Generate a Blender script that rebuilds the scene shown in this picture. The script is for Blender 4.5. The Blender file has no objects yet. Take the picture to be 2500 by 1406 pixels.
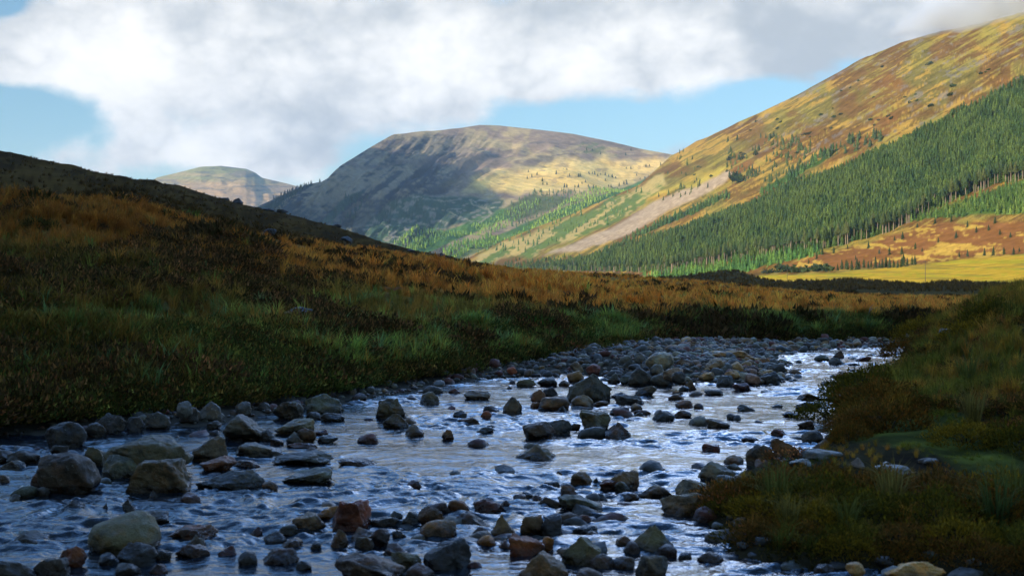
import bpy, math, random
import numpy as np
from mathutils import Vector

# ------------------------------------------------------------------ camera, sky, sun, exposure
scene = bpy.context.scene
COL = scene.collection
F = 2778.0            # focal length in photo pixels (40 mm on a 36 mm sensor, photo 2500 px wide)
EYE = 1.6             # camera height above the river
CX, CY = 1250.0, 703.0

cam_data = bpy.data.cameras.new("camera")
cam_data.lens = 40.0
cam_data.sensor_width = 36.0
cam_data.clip_start = 0.1
cam_data.clip_end = 60000.0
cam_data.dof.use_dof = True
cam_data.dof.focus_distance = 34.0
cam_data.dof.aperture_fstop = 4.0
cam = bpy.data.objects.new("camera", cam_data)
COL.objects.link(cam)
cam.location = (0, 0, EYE)
cam.rotation_euler = (math.radians(90), 0, 0)
scene.camera = cam

SUN_AZ = math.radians(-135)      # compass angle from +Y, clockwise (behind the left shoulder)
SUN_EL = math.radians(18)
sun_vec = Vector((math.sin(SUN_AZ) * math.cos(SUN_EL), math.cos(SUN_AZ) * math.cos(SUN_EL), math.sin(SUN_EL)))
sun_data = bpy.data.lights.new("sun", 'SUN')
sun_data.energy = 4.9
sun_data.angle = math.radians(0.5)
sun_data.color = (1.0, 0.87, 0.68)
sun = bpy.data.objects.new("sun", sun_data)
COL.objects.link(sun)
sun.rotation_euler = sun_vec.to_track_quat('Z', 'Y').to_euler()

scene.view_settings.view_transform = 'Standard'
scene.view_settings.look = 'None'
scene.view_settings.gamma = 1.0
scene.view_settings.exposure = 0.40
scene.view_settings.use_curve_mapping = False
scene.render.engine = 'CYCLES'
cy = scene.cycles
cy.use_denoising = True
cy.max_bounces = 6
cy.diffuse_bounces = 3
cy.glossy_bounces = 3
cy.transmission_bounces = 2
cy.transparent_max_bounces = 6
cy.volume_bounces = 2
cy.caustics_reflective = False
cy.caustics_refractive = False
cy.sample_clamp_indirect = 6.0

world = bpy.data.worlds.new("World")
scene.world = world
world.use_nodes = True


class Nodes:
    """small helper to write shader graphs as expressions"""
    def __init__(self, tree):
        self.t = tree
        tree.nodes.clear()

    def new(self, kind, **kw):
        n = self.t.nodes.new(kind)
        for k, v in kw.items():
            setattr(n, k, v)
        return n

    def link(self, a, b):
        self.t.links.new(a, b)

    def put(self, sock, v):
        if hasattr(v, 'is_linked') or isinstance(v, bpy.types.NodeSocket):
            self.t.links.new(v, sock)
        else:
            if sock.type == 'RGBA' and len(v) == 3:
                v = (*v, 1)
            sock.default_value = v

    def m(self, op, a, b=None, c=None, clamp=False):
        n = self.t.nodes.new('ShaderNodeMath')
        n.operation = op
        n.use_clamp = clamp
        for i, v in enumerate((a, b, c)):
            if v is not None:
                self.put(n.inputs[i], v)
        return n.outputs[0]

    def vm(self, op, a, b=None):
        n = self.t.nodes.new('ShaderNodeVectorMath')
        n.operation = op
        self.put(n.inputs[0], a)
        if b is not None:
            self.put(n.inputs[1], b)
        return n.outputs[0]

    def mix(self, f, a, b, blend='MIX'):
        n = self.t.nodes.new('ShaderNodeMix')
        n.data_type = 'RGBA'
        n.blend_type = blend
        n.clamp_factor = True
        self.put(n.inputs['Factor'], f)
        self.put(n.inputs[6], a)
        self.put(n.inputs[7], b)
        return n.outputs[2]

    def step(self, v, lo, hi):
        n = self.t.nodes.new('ShaderNodeMapRange')
        n.interpolation_type = 'SMOOTHSTEP'
        self.put(n.inputs[0], v)
        n.inputs[1].default_value = lo
        n.inputs[2].default_value = hi
        return n.outputs[0]

    def noise(self, vec, scale, detail=4, rough=0.55, dist=0.0):
        n = self.t.nodes.new('ShaderNodeTexNoise')
        if vec is not None:
            self.put(n.inputs['Vector'], vec)
        n.inputs['Scale'].default_value = scale
        n.inputs['Detail'].default_value = detail
        n.inputs['Roughness'].default_value = rough
        n.inputs['Distortion'].default_value = dist
        return n.outputs['Fac']


def build_world():
    N = Nodes(world.node_tree)
    out = N.new('ShaderNodeOutputWorld')
    bg = N.new('ShaderNodeBackground')
    bg.inputs['Strength'].default_value = 0.1
    N.link(bg.outputs[0], out.inputs['Surface'])
    sky = N.new('ShaderNodeTexSky')
    sky.sky_type = 'NISHITA'
    sky.sun_disc = False
    sky.sun_elevation = SUN_EL
    sky.sun_rotation = SUN_AZ
    sky.altitude = 50
    sky.air_density = 1.0
    sky.dust_density = 0.6
    sky.ozone_density = 1.5
    tc = N.new('ShaderNodeTexCoord')
    d = tc.outputs['Generated']
    sep = N.new('ShaderNodeSeparateXYZ')
    N.link(d, sep.inputs[0])
    x, y, z = sep.outputs
    yy = N.m('MAXIMUM', y, 0.15)
    u = N.m('DIVIDE', x, yy)
    v = N.m('DIVIDE', z, yy)

    def gauss(px, py, sx, sy, amp):
        a = N.m('MULTIPLY', N.m('SUBTRACT', u, (px - CX) / F), F / sx)
        b = N.m('MULTIPLY', N.m('SUBTRACT', v, (CY - py) / F), F / sy)
        e = N.m('MULTIPLY_ADD', b, b, N.m('MULTIPLY', a, a))
        return N.m('MULTIPLY', N.m('EXPONENT', N.m('MULTIPLY', e, -1.0)), amp)

    def total(lst, base):
        s = base
        for g in lst:
            s = N.m('ADD', s, gauss(*g))
        return s
    p = N.vm('MULTIPLY', d, (1.0, 1.0, 1.45))
    n1 = N.noise(p, 5.5, 9, 0.56, 0.35)
    n2 = N.noise(N.vm('ADD', p, (3.1, 1.7, 0.4)), 14.0, 7, 0.55, 0.2)
    nz = N.m('ADD', N.m('MULTIPLY', N.m('SUBTRACT', n1, 0.5), 1.05), N.m('MULTIPLY', N.m('SUBTRACT', n2, 0.5), 0.75))
    dens = total(CLOUD_BLOBS, CLOUD_BASE)
    dens = N.m('ADD', dens, nz)
    # fewer clouds overhead and behind
    dens = N.m('SUBTRACT', dens, N.m('MULTIPLY', N.step(z, .50, .80), .30))
    dens = N.m('SUBTRACT', dens, N.m('MULTIPLY', N.step(y, .25, -.4), .16))
    alpha = N.m('MAXIMUM', N.step(dens, 0.30, 0.60), N.m('MULTIPLY', N.step(v, .16, .02), .34))
    # inner relief of the clouds: bright billows, grey bellies
    def billow(off, scale, detail):
        n = N.noise(N.vm('ADD', p, off), scale, detail, .5, .15)
        return N.m('ABSOLUTE', N.m('MULTIPLY', N.m('SUBTRACT', n, .5), 2.0))
    n3 = N.noise(N.vm('ADD', p, (0.03, 0.02, -0.05)), 6.0, 6, 0.5, 0.2)
    bright = total(CLOUD_BRIGHT, CLOUD_LIGHT)
    bright = N.m('ADD', bright, N.m('MULTIPLY', N.m('SUBTRACT', n3, 0.5), 1.9))
    bright = N.m('ADD', bright, N.m('MULTIPLY', billow((2.2, .4, 1.9), 6.5, 4), .75))
    bright = N.m('ADD', bright, N.m('MULTIPLY', billow((.2, 1.4, .9), 15.0, 5), .58))
    bright = N.m('ADD', bright, N.m('MULTIPLY', billow((4.2, 3.4, .2), 34.0, 4), .25))
    bright = N.step(bright, 0.0, 1.0)
    ccol = N.mix(bright, CLOUD_GREY, CLOUD_WHITE)
    skyc = N.mix(1.0, sky.outputs[0], SKY_TINT, 'MULTIPLY')
    colr = N.mix(alpha, skyc, ccol)
    # extra brightness and blue added to the sky above view, for the river's reflections
    lift = N.m('MULTIPLY', N.m('MULTIPLY', N.step(v, .272, .42), N.step(y, .1, .5)), gauss(1800, 703, 800, 99999, 1.0))
    blue = N.m('MULTIPLY', N.step(v, .27, .40), N.step(y, .1, .5))
    hi = N.mix(lift, N.mix(blue, (1, 1, 1), (1.1, 1.7, 2.7)), HIGH_SKY_BOOST)
    colr = N.vm('MULTIPLY', colr, hi)
    N.link(colr, bg.inputs['Color'])


HIGH_SKY_BOOST = (5.8, 7.3, 10.6)
CLOUD_LIGHT = 0.20
CLOUD_BASE = 0.40
CLOUD_GREY = (4.3, 4.6, 4.8)
CLOUD_WHITE = (9.9, 9.6, 9.1)
SKY_TINT = (.98, 1.22, 1.24)
CLOUD_BLOBS = [
    (450, 130, 430, 110, .42), (900, 180, 420, 115, .42), (1330, 130, 360, 110, .40), (1650, 60, 300, 100, .30),
    (2050, 70, 350, 75, .28), (2350, 60, 260, 90, .40), (620, 365, 170, 55, .30), (355, 340, 60, 48, .40),
    (170, 350, 45, 35, .10), (60, 120, 130, 80, .25),
    (60, 285, 200, 62, -.55), (1480, 292, 330, 48, -.40), (1850, 255, 170, 45, -.34), (1780, 140, 280, 55, .30), (560, 385, 240, 50, .16), (25, 10, 50, 35, -.4),
    (1620, 130, 40, 50, -.2), (880, 415, 60, 40, -.2), 
    (1700, -380, 900, 330, .30), (50, -480, 1050, 330, -.85), (500, 10, 420, 60, .22), (1000, 285, 380, 45, .25), (3200, -300, 500, 300, -.2)]
CLOUD_BRIGHT = [
    (300, 130, 260, 95, .38), (900, 110, 300, 110, .38), (1260, 170, 230, 95, .38), (560, 350, 130, 50, .2),
    (2250, 60, 420, 120, -.28), (640, 260, 260, 40, -.12), (1040, 25, 160, 40, -.2), (1150, 330, 300, 40, .1)]
build_world()


# ------------------------------------------------------------------ helpers
rng = np.random.default_rng(11)


def hash01(ix, iy, iz, seed):
    ix = ix.astype(np.int64).astype(np.uint32)
    iy = iy.astype(np.int64).astype(np.uint32)
    iz = iz.astype(np.int64).astype(np.uint32)
    n = ix * np.uint32(374761393) + iy * np.uint32(668265263) + iz * np.uint32(2147483647) + np.uint32((seed * 1274126177 + 974711) & 0xffffffff)
    n = (n ^ (n >> np.uint32(13))) * np.uint32(1274126177)
    n = (n ^ (n >> np.uint32(15))) * np.uint32(2246822519)
    n = n ^ (n >> np.uint32(16))
    return (n & np.uint32(0xffffff)).astype(np.float64) / float(0xffffff)


def vnoise(x, y, z=None, seed=0):
    x = np.asarray(x, float)
    y = np.asarray(y, float)
    x, y = np.broadcast_arrays(x, y)
    x0 = np.floor(x); y0 = np.floor(y)
    fx = x - x0; fy = y - y0
    fx = fx * fx * fx * (fx * (fx * 6 - 15) + 10)
    fy = fy * fy * fy * (fy * (fy * 6 - 15) + 10)

    def plane(zi):
        a = hash01(x0, y0, zi, seed); b = hash01(x0 + 1, y0, zi, seed)
        c = hash01(x0, y0 + 1, zi, seed); d = hash01(x0 + 1, y0 + 1, zi, seed)
        return (a * (1 - fx) + b * fx) * (1 - fy) + (c * (1 - fx) + d * fx) * fy
    if z is None:
        return plane(np.zeros_like(x0))
    z = np.asarray(z, float)
    z0 = np.floor(z)
    fz = z - z0
    fz = fz * fz * (3 - 2 * fz)
    return plane(z0) * (1 - fz) + plane(z0 + 1) * fz


def fbm(x, y, octv=4, seed=0, z=None, gain=0.5):
    s = 0.0; a = 1.0; tot = 0.0
    for i in range(octv):
        k = 2.03 ** i
        s = s + a * vnoise(np.asarray(x) * k + 17.3 * i, np.asarray(y) * k - 9.1 * i, None if z is None else np.asarray(z) * k, seed + i * 7)
        tot += a
        a *= gain
    return s / tot


def sstep(a, b, x):
    t = np.clip((x - a) / (b - a), 0, 1)
    return t * t * (3 - 2 * t)


def lerp(a, b, t):
    t = np.asarray(t)
    a = np.asarray(a, float); b = np.asarray(b, float)
    if a.ndim and a.shape[-1] == 3 and (t.ndim == 0 or t.shape[-1:] != (3,) or t.ndim < max(a.ndim, b.ndim)):
        t = t[..., None]
    return a + (b - a) * t


def inpoly(x, y, poly):
    x = np.asarray(x, float); y = np.asarray(y, float)
    r = np.zeros(np.broadcast(x, y).shape, bool)
    n = len(poly)
    for i in range(n):
        x1, y1 = poly[i]; x2, y2 = poly[(i + 1) % n]
        if y1 == y2:
            continue
        c = ((y1 > y) != (y2 > y)) & (x < (x2 - x1) * (y - y1) / (y2 - y1) + x1)
        r ^= c
    return r


def sdist(x, y, poly):
    """signed distance to a polygon, positive inside"""
    d = np.full(np.broadcast(x, y).shape, 1e9)
    n = len(poly)
    for i in range(n):
        x1, y1 = poly[i]; x2, y2 = poly[(i + 1) % n]
        dx, dy = x2 - x1, y2 - y1
        L = dx * dx + dy * dy + 1e-12
        t = np.clip(((x - x1) * dx + (y - y1) * dy) / L, 0, 1)
        d = np.minimum(d, np.hypot(x - x1 - t * dx, y - y1 - t * dy))
    return np.where(inpoly(x, y, poly), d, -d)


def on_water(px, py, z=0.0):
    """photo pixel -> point at height z"""
    Y = (EYE - z) * F / (py - CY)
    return (px - CX) / F * Y, Y


def world_poly(pts):
    return [on_water(*p) for p in pts]


def make_mesh(name, V, faces, col=None, smooth=False):
    """faces: list of int arrays (n,k) with k = 3 or 4"""
    me = bpy.data.meshes.new(name)
    V = np.ascontiguousarray(V, np.float32)
    me.vertices.add(len(V))
    me.vertices.foreach_set('co', V.ravel())
    if not isinstance(faces, (list, tuple)):
        faces = [faces]
    idx = np.concatenate([np.asarray(f, np.int32).ravel() for f in faces])
    tot = np.concatenate([np.full(len(f), f.shape[1], np.int32) for f in faces])
    start = np.concatenate([[0], np.cumsum(tot)[:-1]]).astype(np.int32)
    me.loops.add(len(idx))
    me.loops.foreach_set('vertex_index', idx)
    me.polygons.add(len(tot))
    me.polygons.foreach_set('loop_start', start)
    if smooth:
        me.polygons.foreach_set('use_smooth', np.ones(len(tot), bool))
    if col is not None:
        c = np.ones((len(V), 4), np.float32)
        c[:, :3] = col
        a = me.color_attributes.new('tint', 'FLOAT_COLOR', 'POINT')
        a.data.foreach_set('color', c.ravel())
    me.update(calc_edges=True)
    return me


def outward(me):
    import bmesh
    bm = bmesh.new()
    bm.from_mesh(me)
    bmesh.ops.recalc_face_normals(bm, faces=bm.faces)
    bm.to_mesh(me)
    bm.free()
    return me


def link(name, me, mat=None, parent=None, loc=None):
    o = bpy.data.objects.new(name, me)
    COL.objects.link(o)
    if mat is not None and me is not None and len(me.materials) == 0:
        me.materials.append(mat)
    if parent is not None:
        o.parent = parent
    if loc is not None:
        o.location = loc
    return o


def tag(o, label=None, cat=None, group=None, kind=None):
    if label: o['label'] = label
    if cat: o['category'] = cat
    if group: o['group'] = group
    if kind: o['kind'] = kind
    return o


def grid_faces(nr, nc):
    i = np.arange(nr - 1)[:, None] * nc + np.arange(nc - 1)[None, :]
    i = i.ravel()
    return np.stack([i, i + 1, i + nc + 1, i + nc], 1)


def scatter(V, faces, pos, rot, scale, tint=None, vt=None, lean=None):
    """copies of a small mesh joined into one. V (m,3); faces (f,k); pos (n,3); rot (n); scale (n) or (n,3); tint (n,3); vt (m,3) per-vertex multiplier"""
    n, m = len(pos), len(V)
    c, s = np.cos(rot)[:, None], np.sin(rot)[:, None]
    sc = np.asarray(scale, float)
    if sc.ndim == 1:
        sc = np.repeat(sc[:, None], 3, 1)
    x = V[None, :, 0] * sc[:, 0:1]; y = V[None, :, 1] * sc[:, 1:2]; z = V[None, :, 2] * sc[:, 2:3]
    P = np.stack([x * c - y * s, x * s + y * c, z], -1)
    if lean is not None:
        P[..., 0] += lean[:, 0:1] * z
        P[..., 1] += lean[:, 1:2] * z
    P += np.asarray(pos)[:, None, :]
    FF = (faces[None] + (np.arange(n) * m)[:, None, None]).reshape(-1, faces.shape[1])
    C = None
    if tint is not None:
        C = np.repeat(tint[:, None, :], m, 1)
        if vt is not None:
            C = C * vt[None]
        C = C.reshape(-1, 3)
    return P.reshape(-1, 3), FF, C


def join(parts):
    Vs, Fs, Cs, o = [], {}, [], 0
    for V, Fa, C in parts:
        Vs.append(V)
        Fs.setdefault(Fa.shape[1], []).append(Fa + o)
        if C is not None:
            Cs.append(C)
        o += len(V)
    return np.concatenate(Vs), [np.concatenate(f) for f in Fs.values()], (np.concatenate(Cs) if Cs else None)


# ------------------------------------------------------------------ materials
def new_mat(name):
    m = bpy.data.materials.new(name)
    m.use_nodes = True
    return m, Nodes(m.node_tree)


def finish(N, base, rough=0.9, spec=0.2, normal=None, trans=None):
    out = N.new('ShaderNodeOutputMaterial')
    b = N.new('ShaderNodeBsdfPrincipled')
    N.put(b.inputs['Base Color'], base)
    N.put(b.inputs['Roughness'], rough)
    N.put(b.inputs['Specular IOR Level'], spec)
    if normal is not None:
        N.link(normal, b.inputs['Normal'])
    N.link(b.outputs[0], out.inputs['Surface'])
    return b


def mat_land(name, sc, bump=0.0, amount=0.35, stretch=(1, 1, 1)):
    """tinted ground: colour attribute broken up by noise of two sizes, in the object's own metres"""
    m, N = new_mat(name)
    a = N.new('ShaderNodeAttribute', attribute_name='tint')
    tc = N.new('ShaderNodeTexCoord')
    vec = N.vm('MULTIPLY', tc.outputs['Object'], stretch)
    n1 = N.noise(vec, 1.0 / sc, 6, 0.65)
    f = N.m('ADD', N.m('MULTIPLY', N.m('SUBTRACT', n1, 0.5), 2.4 * amount), 1.0)
    comb = N.new('ShaderNodeCombineXYZ')
    for i in range(3):
        N.link(f, comb.inputs[i])
    col = N.vm('MULTIPLY', a.outputs['Color'], comb.outputs[0])
    nrm = None
    if bump:
        bn = N.new('ShaderNodeBump')
        bn.inputs['Strength'].default_value = 0.7
        bn.inputs['Distance'].default_value = bump
        N.link(N.noise(vec, 0.8 / sc, 6, 0.6), bn.inputs['Height'])
        nrm = bn.outputs[0]
    finish(N, col, 1.0, 0.0, nrm)
    return m


def mat_leaf(name, rough=0.75, spec=0.15, translucent=0.25):
    m, N = new_mat(name)
    a = N.new('ShaderNodeAttribute', attribute_name='tint')
    out = N.new('ShaderNodeOutputMaterial')
    b = N.new('ShaderNodeBsdfPrincipled')
    N.link(a.outputs['Color'], b.inputs['Base Color'])
    b.inputs['Roughness'].default_value = rough
    b.inputs['Specular IOR Level'].default_value = spec
    if translucent:
        t = N.new('ShaderNodeBsdfTranslucent')
        N.link(a.outputs['Color'], t.inputs['Color'])
        mx = N.new('ShaderNodeMixShader')
        mx.inputs[0].default_value = translucent
        N.link(b.outputs[0], mx.inputs[1])
        N.link(t.outputs[0], mx.inputs[2])
        N.link(mx.outputs[0], out.inputs['Surface'])
    else:
        N.link(b.outputs[0], out.inputs['Surface'])
    return m


class Sheet:
    """a slope given along lines of sight: at each knot column, rows of (height above water, distance)"""
    def __init__(self, knots, rows, disp=None):
        # knots: photo x; rows: list over rows of (list of z, list of Y) at the knots
        self.k = np.array(knots, float)
        self.Z = np.array([r[0] for r in rows], float)
        self.Y = np.array([r[1] for r in rows], float)
        self.n = len(rows)
        self.disp = disp

    def rows_at(self, px):
        px = np.asarray(px, float)
        Z = np.stack([np.interp(px, self.k, z) for z in self.Z])
        Y = np.stack([np.interp(px, self.k, y) for y in self.Y])
        return Z, Y

    def at_t(self, px, t):
        """t in 0..n-1 (row units)"""
        px, t = np.broadcast_arrays(np.asarray(px, float), np.asarray(t, float))
        shp = px.shape
        px = px.ravel(); t = t.ravel()
        Z, Y = self.rows_at(px)
        i = np.clip(np.floor(t).astype(int), 0, self.n - 2)
        f = t - i
        ar = np.arange(len(px))
        z = Z[i, ar] * (1 - f) + Z[i + 1, ar] * f
        y = Y[i, ar] * (1 - f) + Y[i + 1, ar] * f
        P = np.stack([(px - CX) / F * y, y, z], -1)
        if self.disp is not None:
            P = self.disp(P, px, t)
        return P.reshape(*shp, 3)

    def at_px(self, px, py):
        """point where the undisplaced sheet is seen at photo pixel (px, py)"""
        px, py = np.broadcast_arrays(np.asarray(px, float), np.asarray(py, float))
        Z, Y = self.rows_at(px.ravel())
        V = CY - (Z - EYE) / Y * F
        p = py.ravel()
        t = np.zeros(len(p))
        g = (p[None] > 0) & False
        done = np.zeros(len(p), bool)
        for i in range(self.n - 1):
            lo, hi = V[i], V[i + 1]
            m = (~done) & (p <= lo) & (p >= hi) & (lo > hi)
            # solve (z0+f dz - EYE)/(y0+f dy) = s
            s = (CY - p) / F
            dz = Z[i + 1] - Z[i]; dy = Y[i + 1] - Y[i]
            den = dz - s * dy
            f = np.where(np.abs(den) > 1e-9, (s * Y[i] - (Z[i] - EYE)) / np.where(np.abs(den) > 1e-9, den, 1), 0)
            t = np.where(m, i + np.clip(f, 0, 1), t)
            done |= m
        top = np.argmin(V[:self.n], 0)
        t = np.where(done, t, np.where(p > V[0], 0, top))
        return self.at_t(px, t.reshape(px.shape)), t.reshape(px.shape)


def z_of(py, Y):
    return EYE + (CY - np.asarray(py, float)) / F * np.asarray(Y, float)


def to_px(P):
    return CX + P[..., 0] / P[..., 1] * F, CY - (P[..., 2] - EYE) / P[..., 1] * F


# ------------------------------------------------------------------ the land, far to near
M_HILL = mat_land('hill_turf', 7.0, 2.0, 0.55)
M_FAR = mat_land('far_hill_turf', 30.0, 9.0, 0.55)
M_BANK = mat_land('bank_turf', 0.5, 0.10, 0.6)
M_HEATH = mat_land('hill_heath', 5.0, .5, .45)
M_BED = mat_land('river_bed', 0.12, 0.03, 0.6)

BROWN = np.array((.135, .068, .022)); GOLD = np.array((.56, .34, .06)); OLIVE = np.array((.125, .12, .03))
RUST = np.array((.21, .088, .026)); GREYV = np.array((.20, .165, .14)); STONE = np.array((.40, .35, .31))
GREEN = np.array((.085, .15, .032)); DKGREEN = np.array((.030, .055, .022)); PALE = np.array((.50, .40, .20))


def warp(px, py, s=40.0, a=14.0, seed=3):
    return px + (fbm(px / s, py / s, 3, seed) - .5) * 2 * a, py + (fbm(px / s, py / s, 3, seed + 50) - .5) * 2 * a


def over(col, mask, c):
    m = np.asarray(mask, float)
    return col * (1 - m[..., None]) + np.asarray(c) * m[..., None]


def polyline_d(px, py, pts):
    d = np.full(px.shape, 1e9)
    for (x1, y1), (x2, y2) in zip(pts[:-1], pts[1:]):
        dx, dy = x2 - x1, y2 - y1
        t = np.clip(((px - x1) * dx + (py - y1) * dy) / (dx * dx + dy * dy), 0, 1)
        d = np.minimum(d, np.hypot(px - x1 - t * dx, py - y1 - t * dy))
    return d


def build_sheet(name, sheet, x0, x1, nx, nt, mat, colour, tsplit=None):
    xs = np.linspace(x0, x1, nx)
    ts = np.linspace(0, sheet.n - 1, nt) if tsplit is None else tsplit
    PX, T = np.meshgrid(xs, ts)
    P = sheet.at_t(PX, T)
    qx, qy = to_px(P)
    C = colour(PX, qy, P, T)
    me = make_mesh(name, P.reshape(-1, 3), grid_faces(len(ts), nx), np.clip(C.reshape(-1, 3), 0, 1), True)
    return tag(link(name, me, mat), kind='structure')


# --- far table-topped hill
fk = [250, 370, 385, 440, 490, 540, 600, 622, 640, 700, 730, 790, 860]
fy = [470, 441, 433, 420, 407, 405, 412, 421, 434, 448, 456, 475, 500]


def far_disp(P, px, t):
    k = np.clip(t, 0, 2)
    P[:, 2] += (fbm(P[:, 0] / 160, P[:, 1] / 160, 5, 5) - .5) * 60 * np.clip(1.2 - np.abs(k - 1), 0, 1) * (k < 1.9)
    return P


FARHILL = Sheet(fk, [(z_of(np.full(13, 560), np.full(13, 5200)), [5200] * 13),
                     (z_of(np.array(fy) + 45, np.full(13, 6100)), [6100] * 13),
                     (z_of(fy, np.full(13, 6700)), [6700] * 13),
                     (z_of(np.array(fy) + 30, np.full(13, 7300)), [7300] * 13),
                     ([-5] * 13, [8400] * 13)], far_disp)


def far_col(px, py, P, T):
    n = fbm(px / 60, py / 7, 4, 21)
    c = lerp(np.array((.50, .32, .16)), np.array((.28, .27, .11)), sstep(465, 420, py + (n - .5) * 40))
    c = over(c, sstep(.56, .68, fbm(px / 45 + 9, py / 5, 4, 22)) * .75, (.12, .12, .11))
    return over(c, sstep(.55, .7, n) * .4, (.45, .33, .17))


build_sheet('hill', FARHILL, 260, 850, 240, 200, M_FAR, far_col)

# --- big rounded mountain in the middle
mk = [520, 630, 700, 740, 785, 800, 830, 880, 930, 960, 1000, 1060, 1120, 1170, 1220, 1300, 1400, 1500, 1560, 1640, 1700, 1850]
my = [560, 503, 472, 456, 444, 436, 405, 372, 342, 328, 322, 318, 313, 306, 308, 316, 328, 348, 362, 376, 388, 420]
mY = np.interp(mk, [520, 630, 785, 830, 960, 1200, 1500, 1850], [2500, 2700, 2950, 3150, 3600, 4100, 4000, 3700])
mF = np.interp(mk, [520, 800, 1000, 1300, 1850], [2000, 1950, 1900, 2100, 2600])
n_m = len(mk)


def m_row(f, bulge=0.0):
    py = 662 + (np.array(my) - 662) * f
    Y = mF + (mY - mF) * (f ** 1.25) - bulge
    return (z_of(py, Y), Y)


GULLY = [((1150, 318), (1085, 350), (1030, 395), (975, 450), (930, 520), (880, 590)),
         ((1060, 325), (990, 360), (930, 410), (880, 470), (820, 540)),
         ((1250, 352), (1180, 385), (1120, 420), (1060, 470)),
         ((985, 330), (925, 372), (880, 420), (810, 490)),
         ((1330, 350), (1260, 375), (1200, 402), (1150, 440))]


def mtn_disp(P, px, t):
    qx, qy = to_px(P)
    amp = sstep(-.1, .6, t) * (.12 + .88 * sstep(3.0, 2.45, t)) * sstep(3.6, 3.0, t)
    a = qx * -.80 + qy * .60
    b = qx * .60 + qy * .80
    flank = sstep(1250, 1000, qx + (qy - 400) * .3)
    rel = (fbm(a / 160, b / 34, 5, 31) - .5) * (4 + 34 * flank) + (fbm(a / 60, b / 14, 4, 32) - .5) * (2 + 34 * flank)
    for g in GULLY:
        d = polyline_d(qx, qy, g)
        rel = rel - (22 * np.exp(-(d / 12) ** 2) - 8 * np.exp(-((d - 24) / 14) ** 2)) * sstep(2.9, 2.2, t)
    rel += (fbm(P[:, 0] / 420, P[:, 1] / 420, 3, 33) - .5) * 90
    P[:, 2] += rel * amp
    return P


MTN = Sheet(mk, [([-5] * n_m, mF - 400), m_row(0), m_row(.4), m_row(.75), m_row(1.0),
                 (z_of(np.array(my) + 12, mY + 500), mY + 500), ([-5] * n_m, mY + 2200)], lambda P, px, t: mtn_disp(P, px, t - 1 + (t > 1) * 0.0))

BAND_A = [(960, 618), (1010, 590), (1120, 548), (1180, 522), (1240, 502), (1300, 490), (1330, 490), (1290, 515), (1240, 535), (1130, 580), (1060, 612), (1000, 640)]
BAND_B = [(1075, 628), (1130, 605), (1240, 562), (1330, 520), (1450, 478), (1560, 440), (1590, 425), (1570, 455), (1480, 500), (1380, 540), (1270, 578), (1180, 615), (1130, 632), (1100, 645)]
BAND_C = [(1225, 505), (1300, 470), (1420, 480), (1500, 452), (1560, 440), (1440, 485), (1330, 520), (1250, 545)]
CLEARFELL = [(880, 560), (950, 490), (1010, 470), (1160, 478), (1240, 486), (1225, 515), (1180, 545), (1120, 550), (1050, 580), (980, 608), (900, 600)]
SPRUCE_L = [(625, 512), (690, 470), (740, 450), (785, 440), (765, 452), (700, 490), (660, 520)]
SPRUCE_M = [(870, 465), (905, 455), (860, 500), (800, 545), (760, 560), (800, 515)]
TRACKS = [((1160, 478), (1200, 474), (1228, 484), (1236, 500), (1222, 506), (1190, 508), (1172, 500), (1150, 488)),
          ((1148, 490), (1155, 500), (1192, 512), (1200, 522), (1184, 536), (1168, 545)),
          ((1000, 478), (1060, 488), (1110, 496)), ((1040, 510), (1090, 513), (1118, 528), (1150, 540), (1172, 538)),
          ((970, 505), (1000, 515)), ((980, 540), (1040, 548), (1045, 560)), ((940, 580), (990, 578))]


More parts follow.
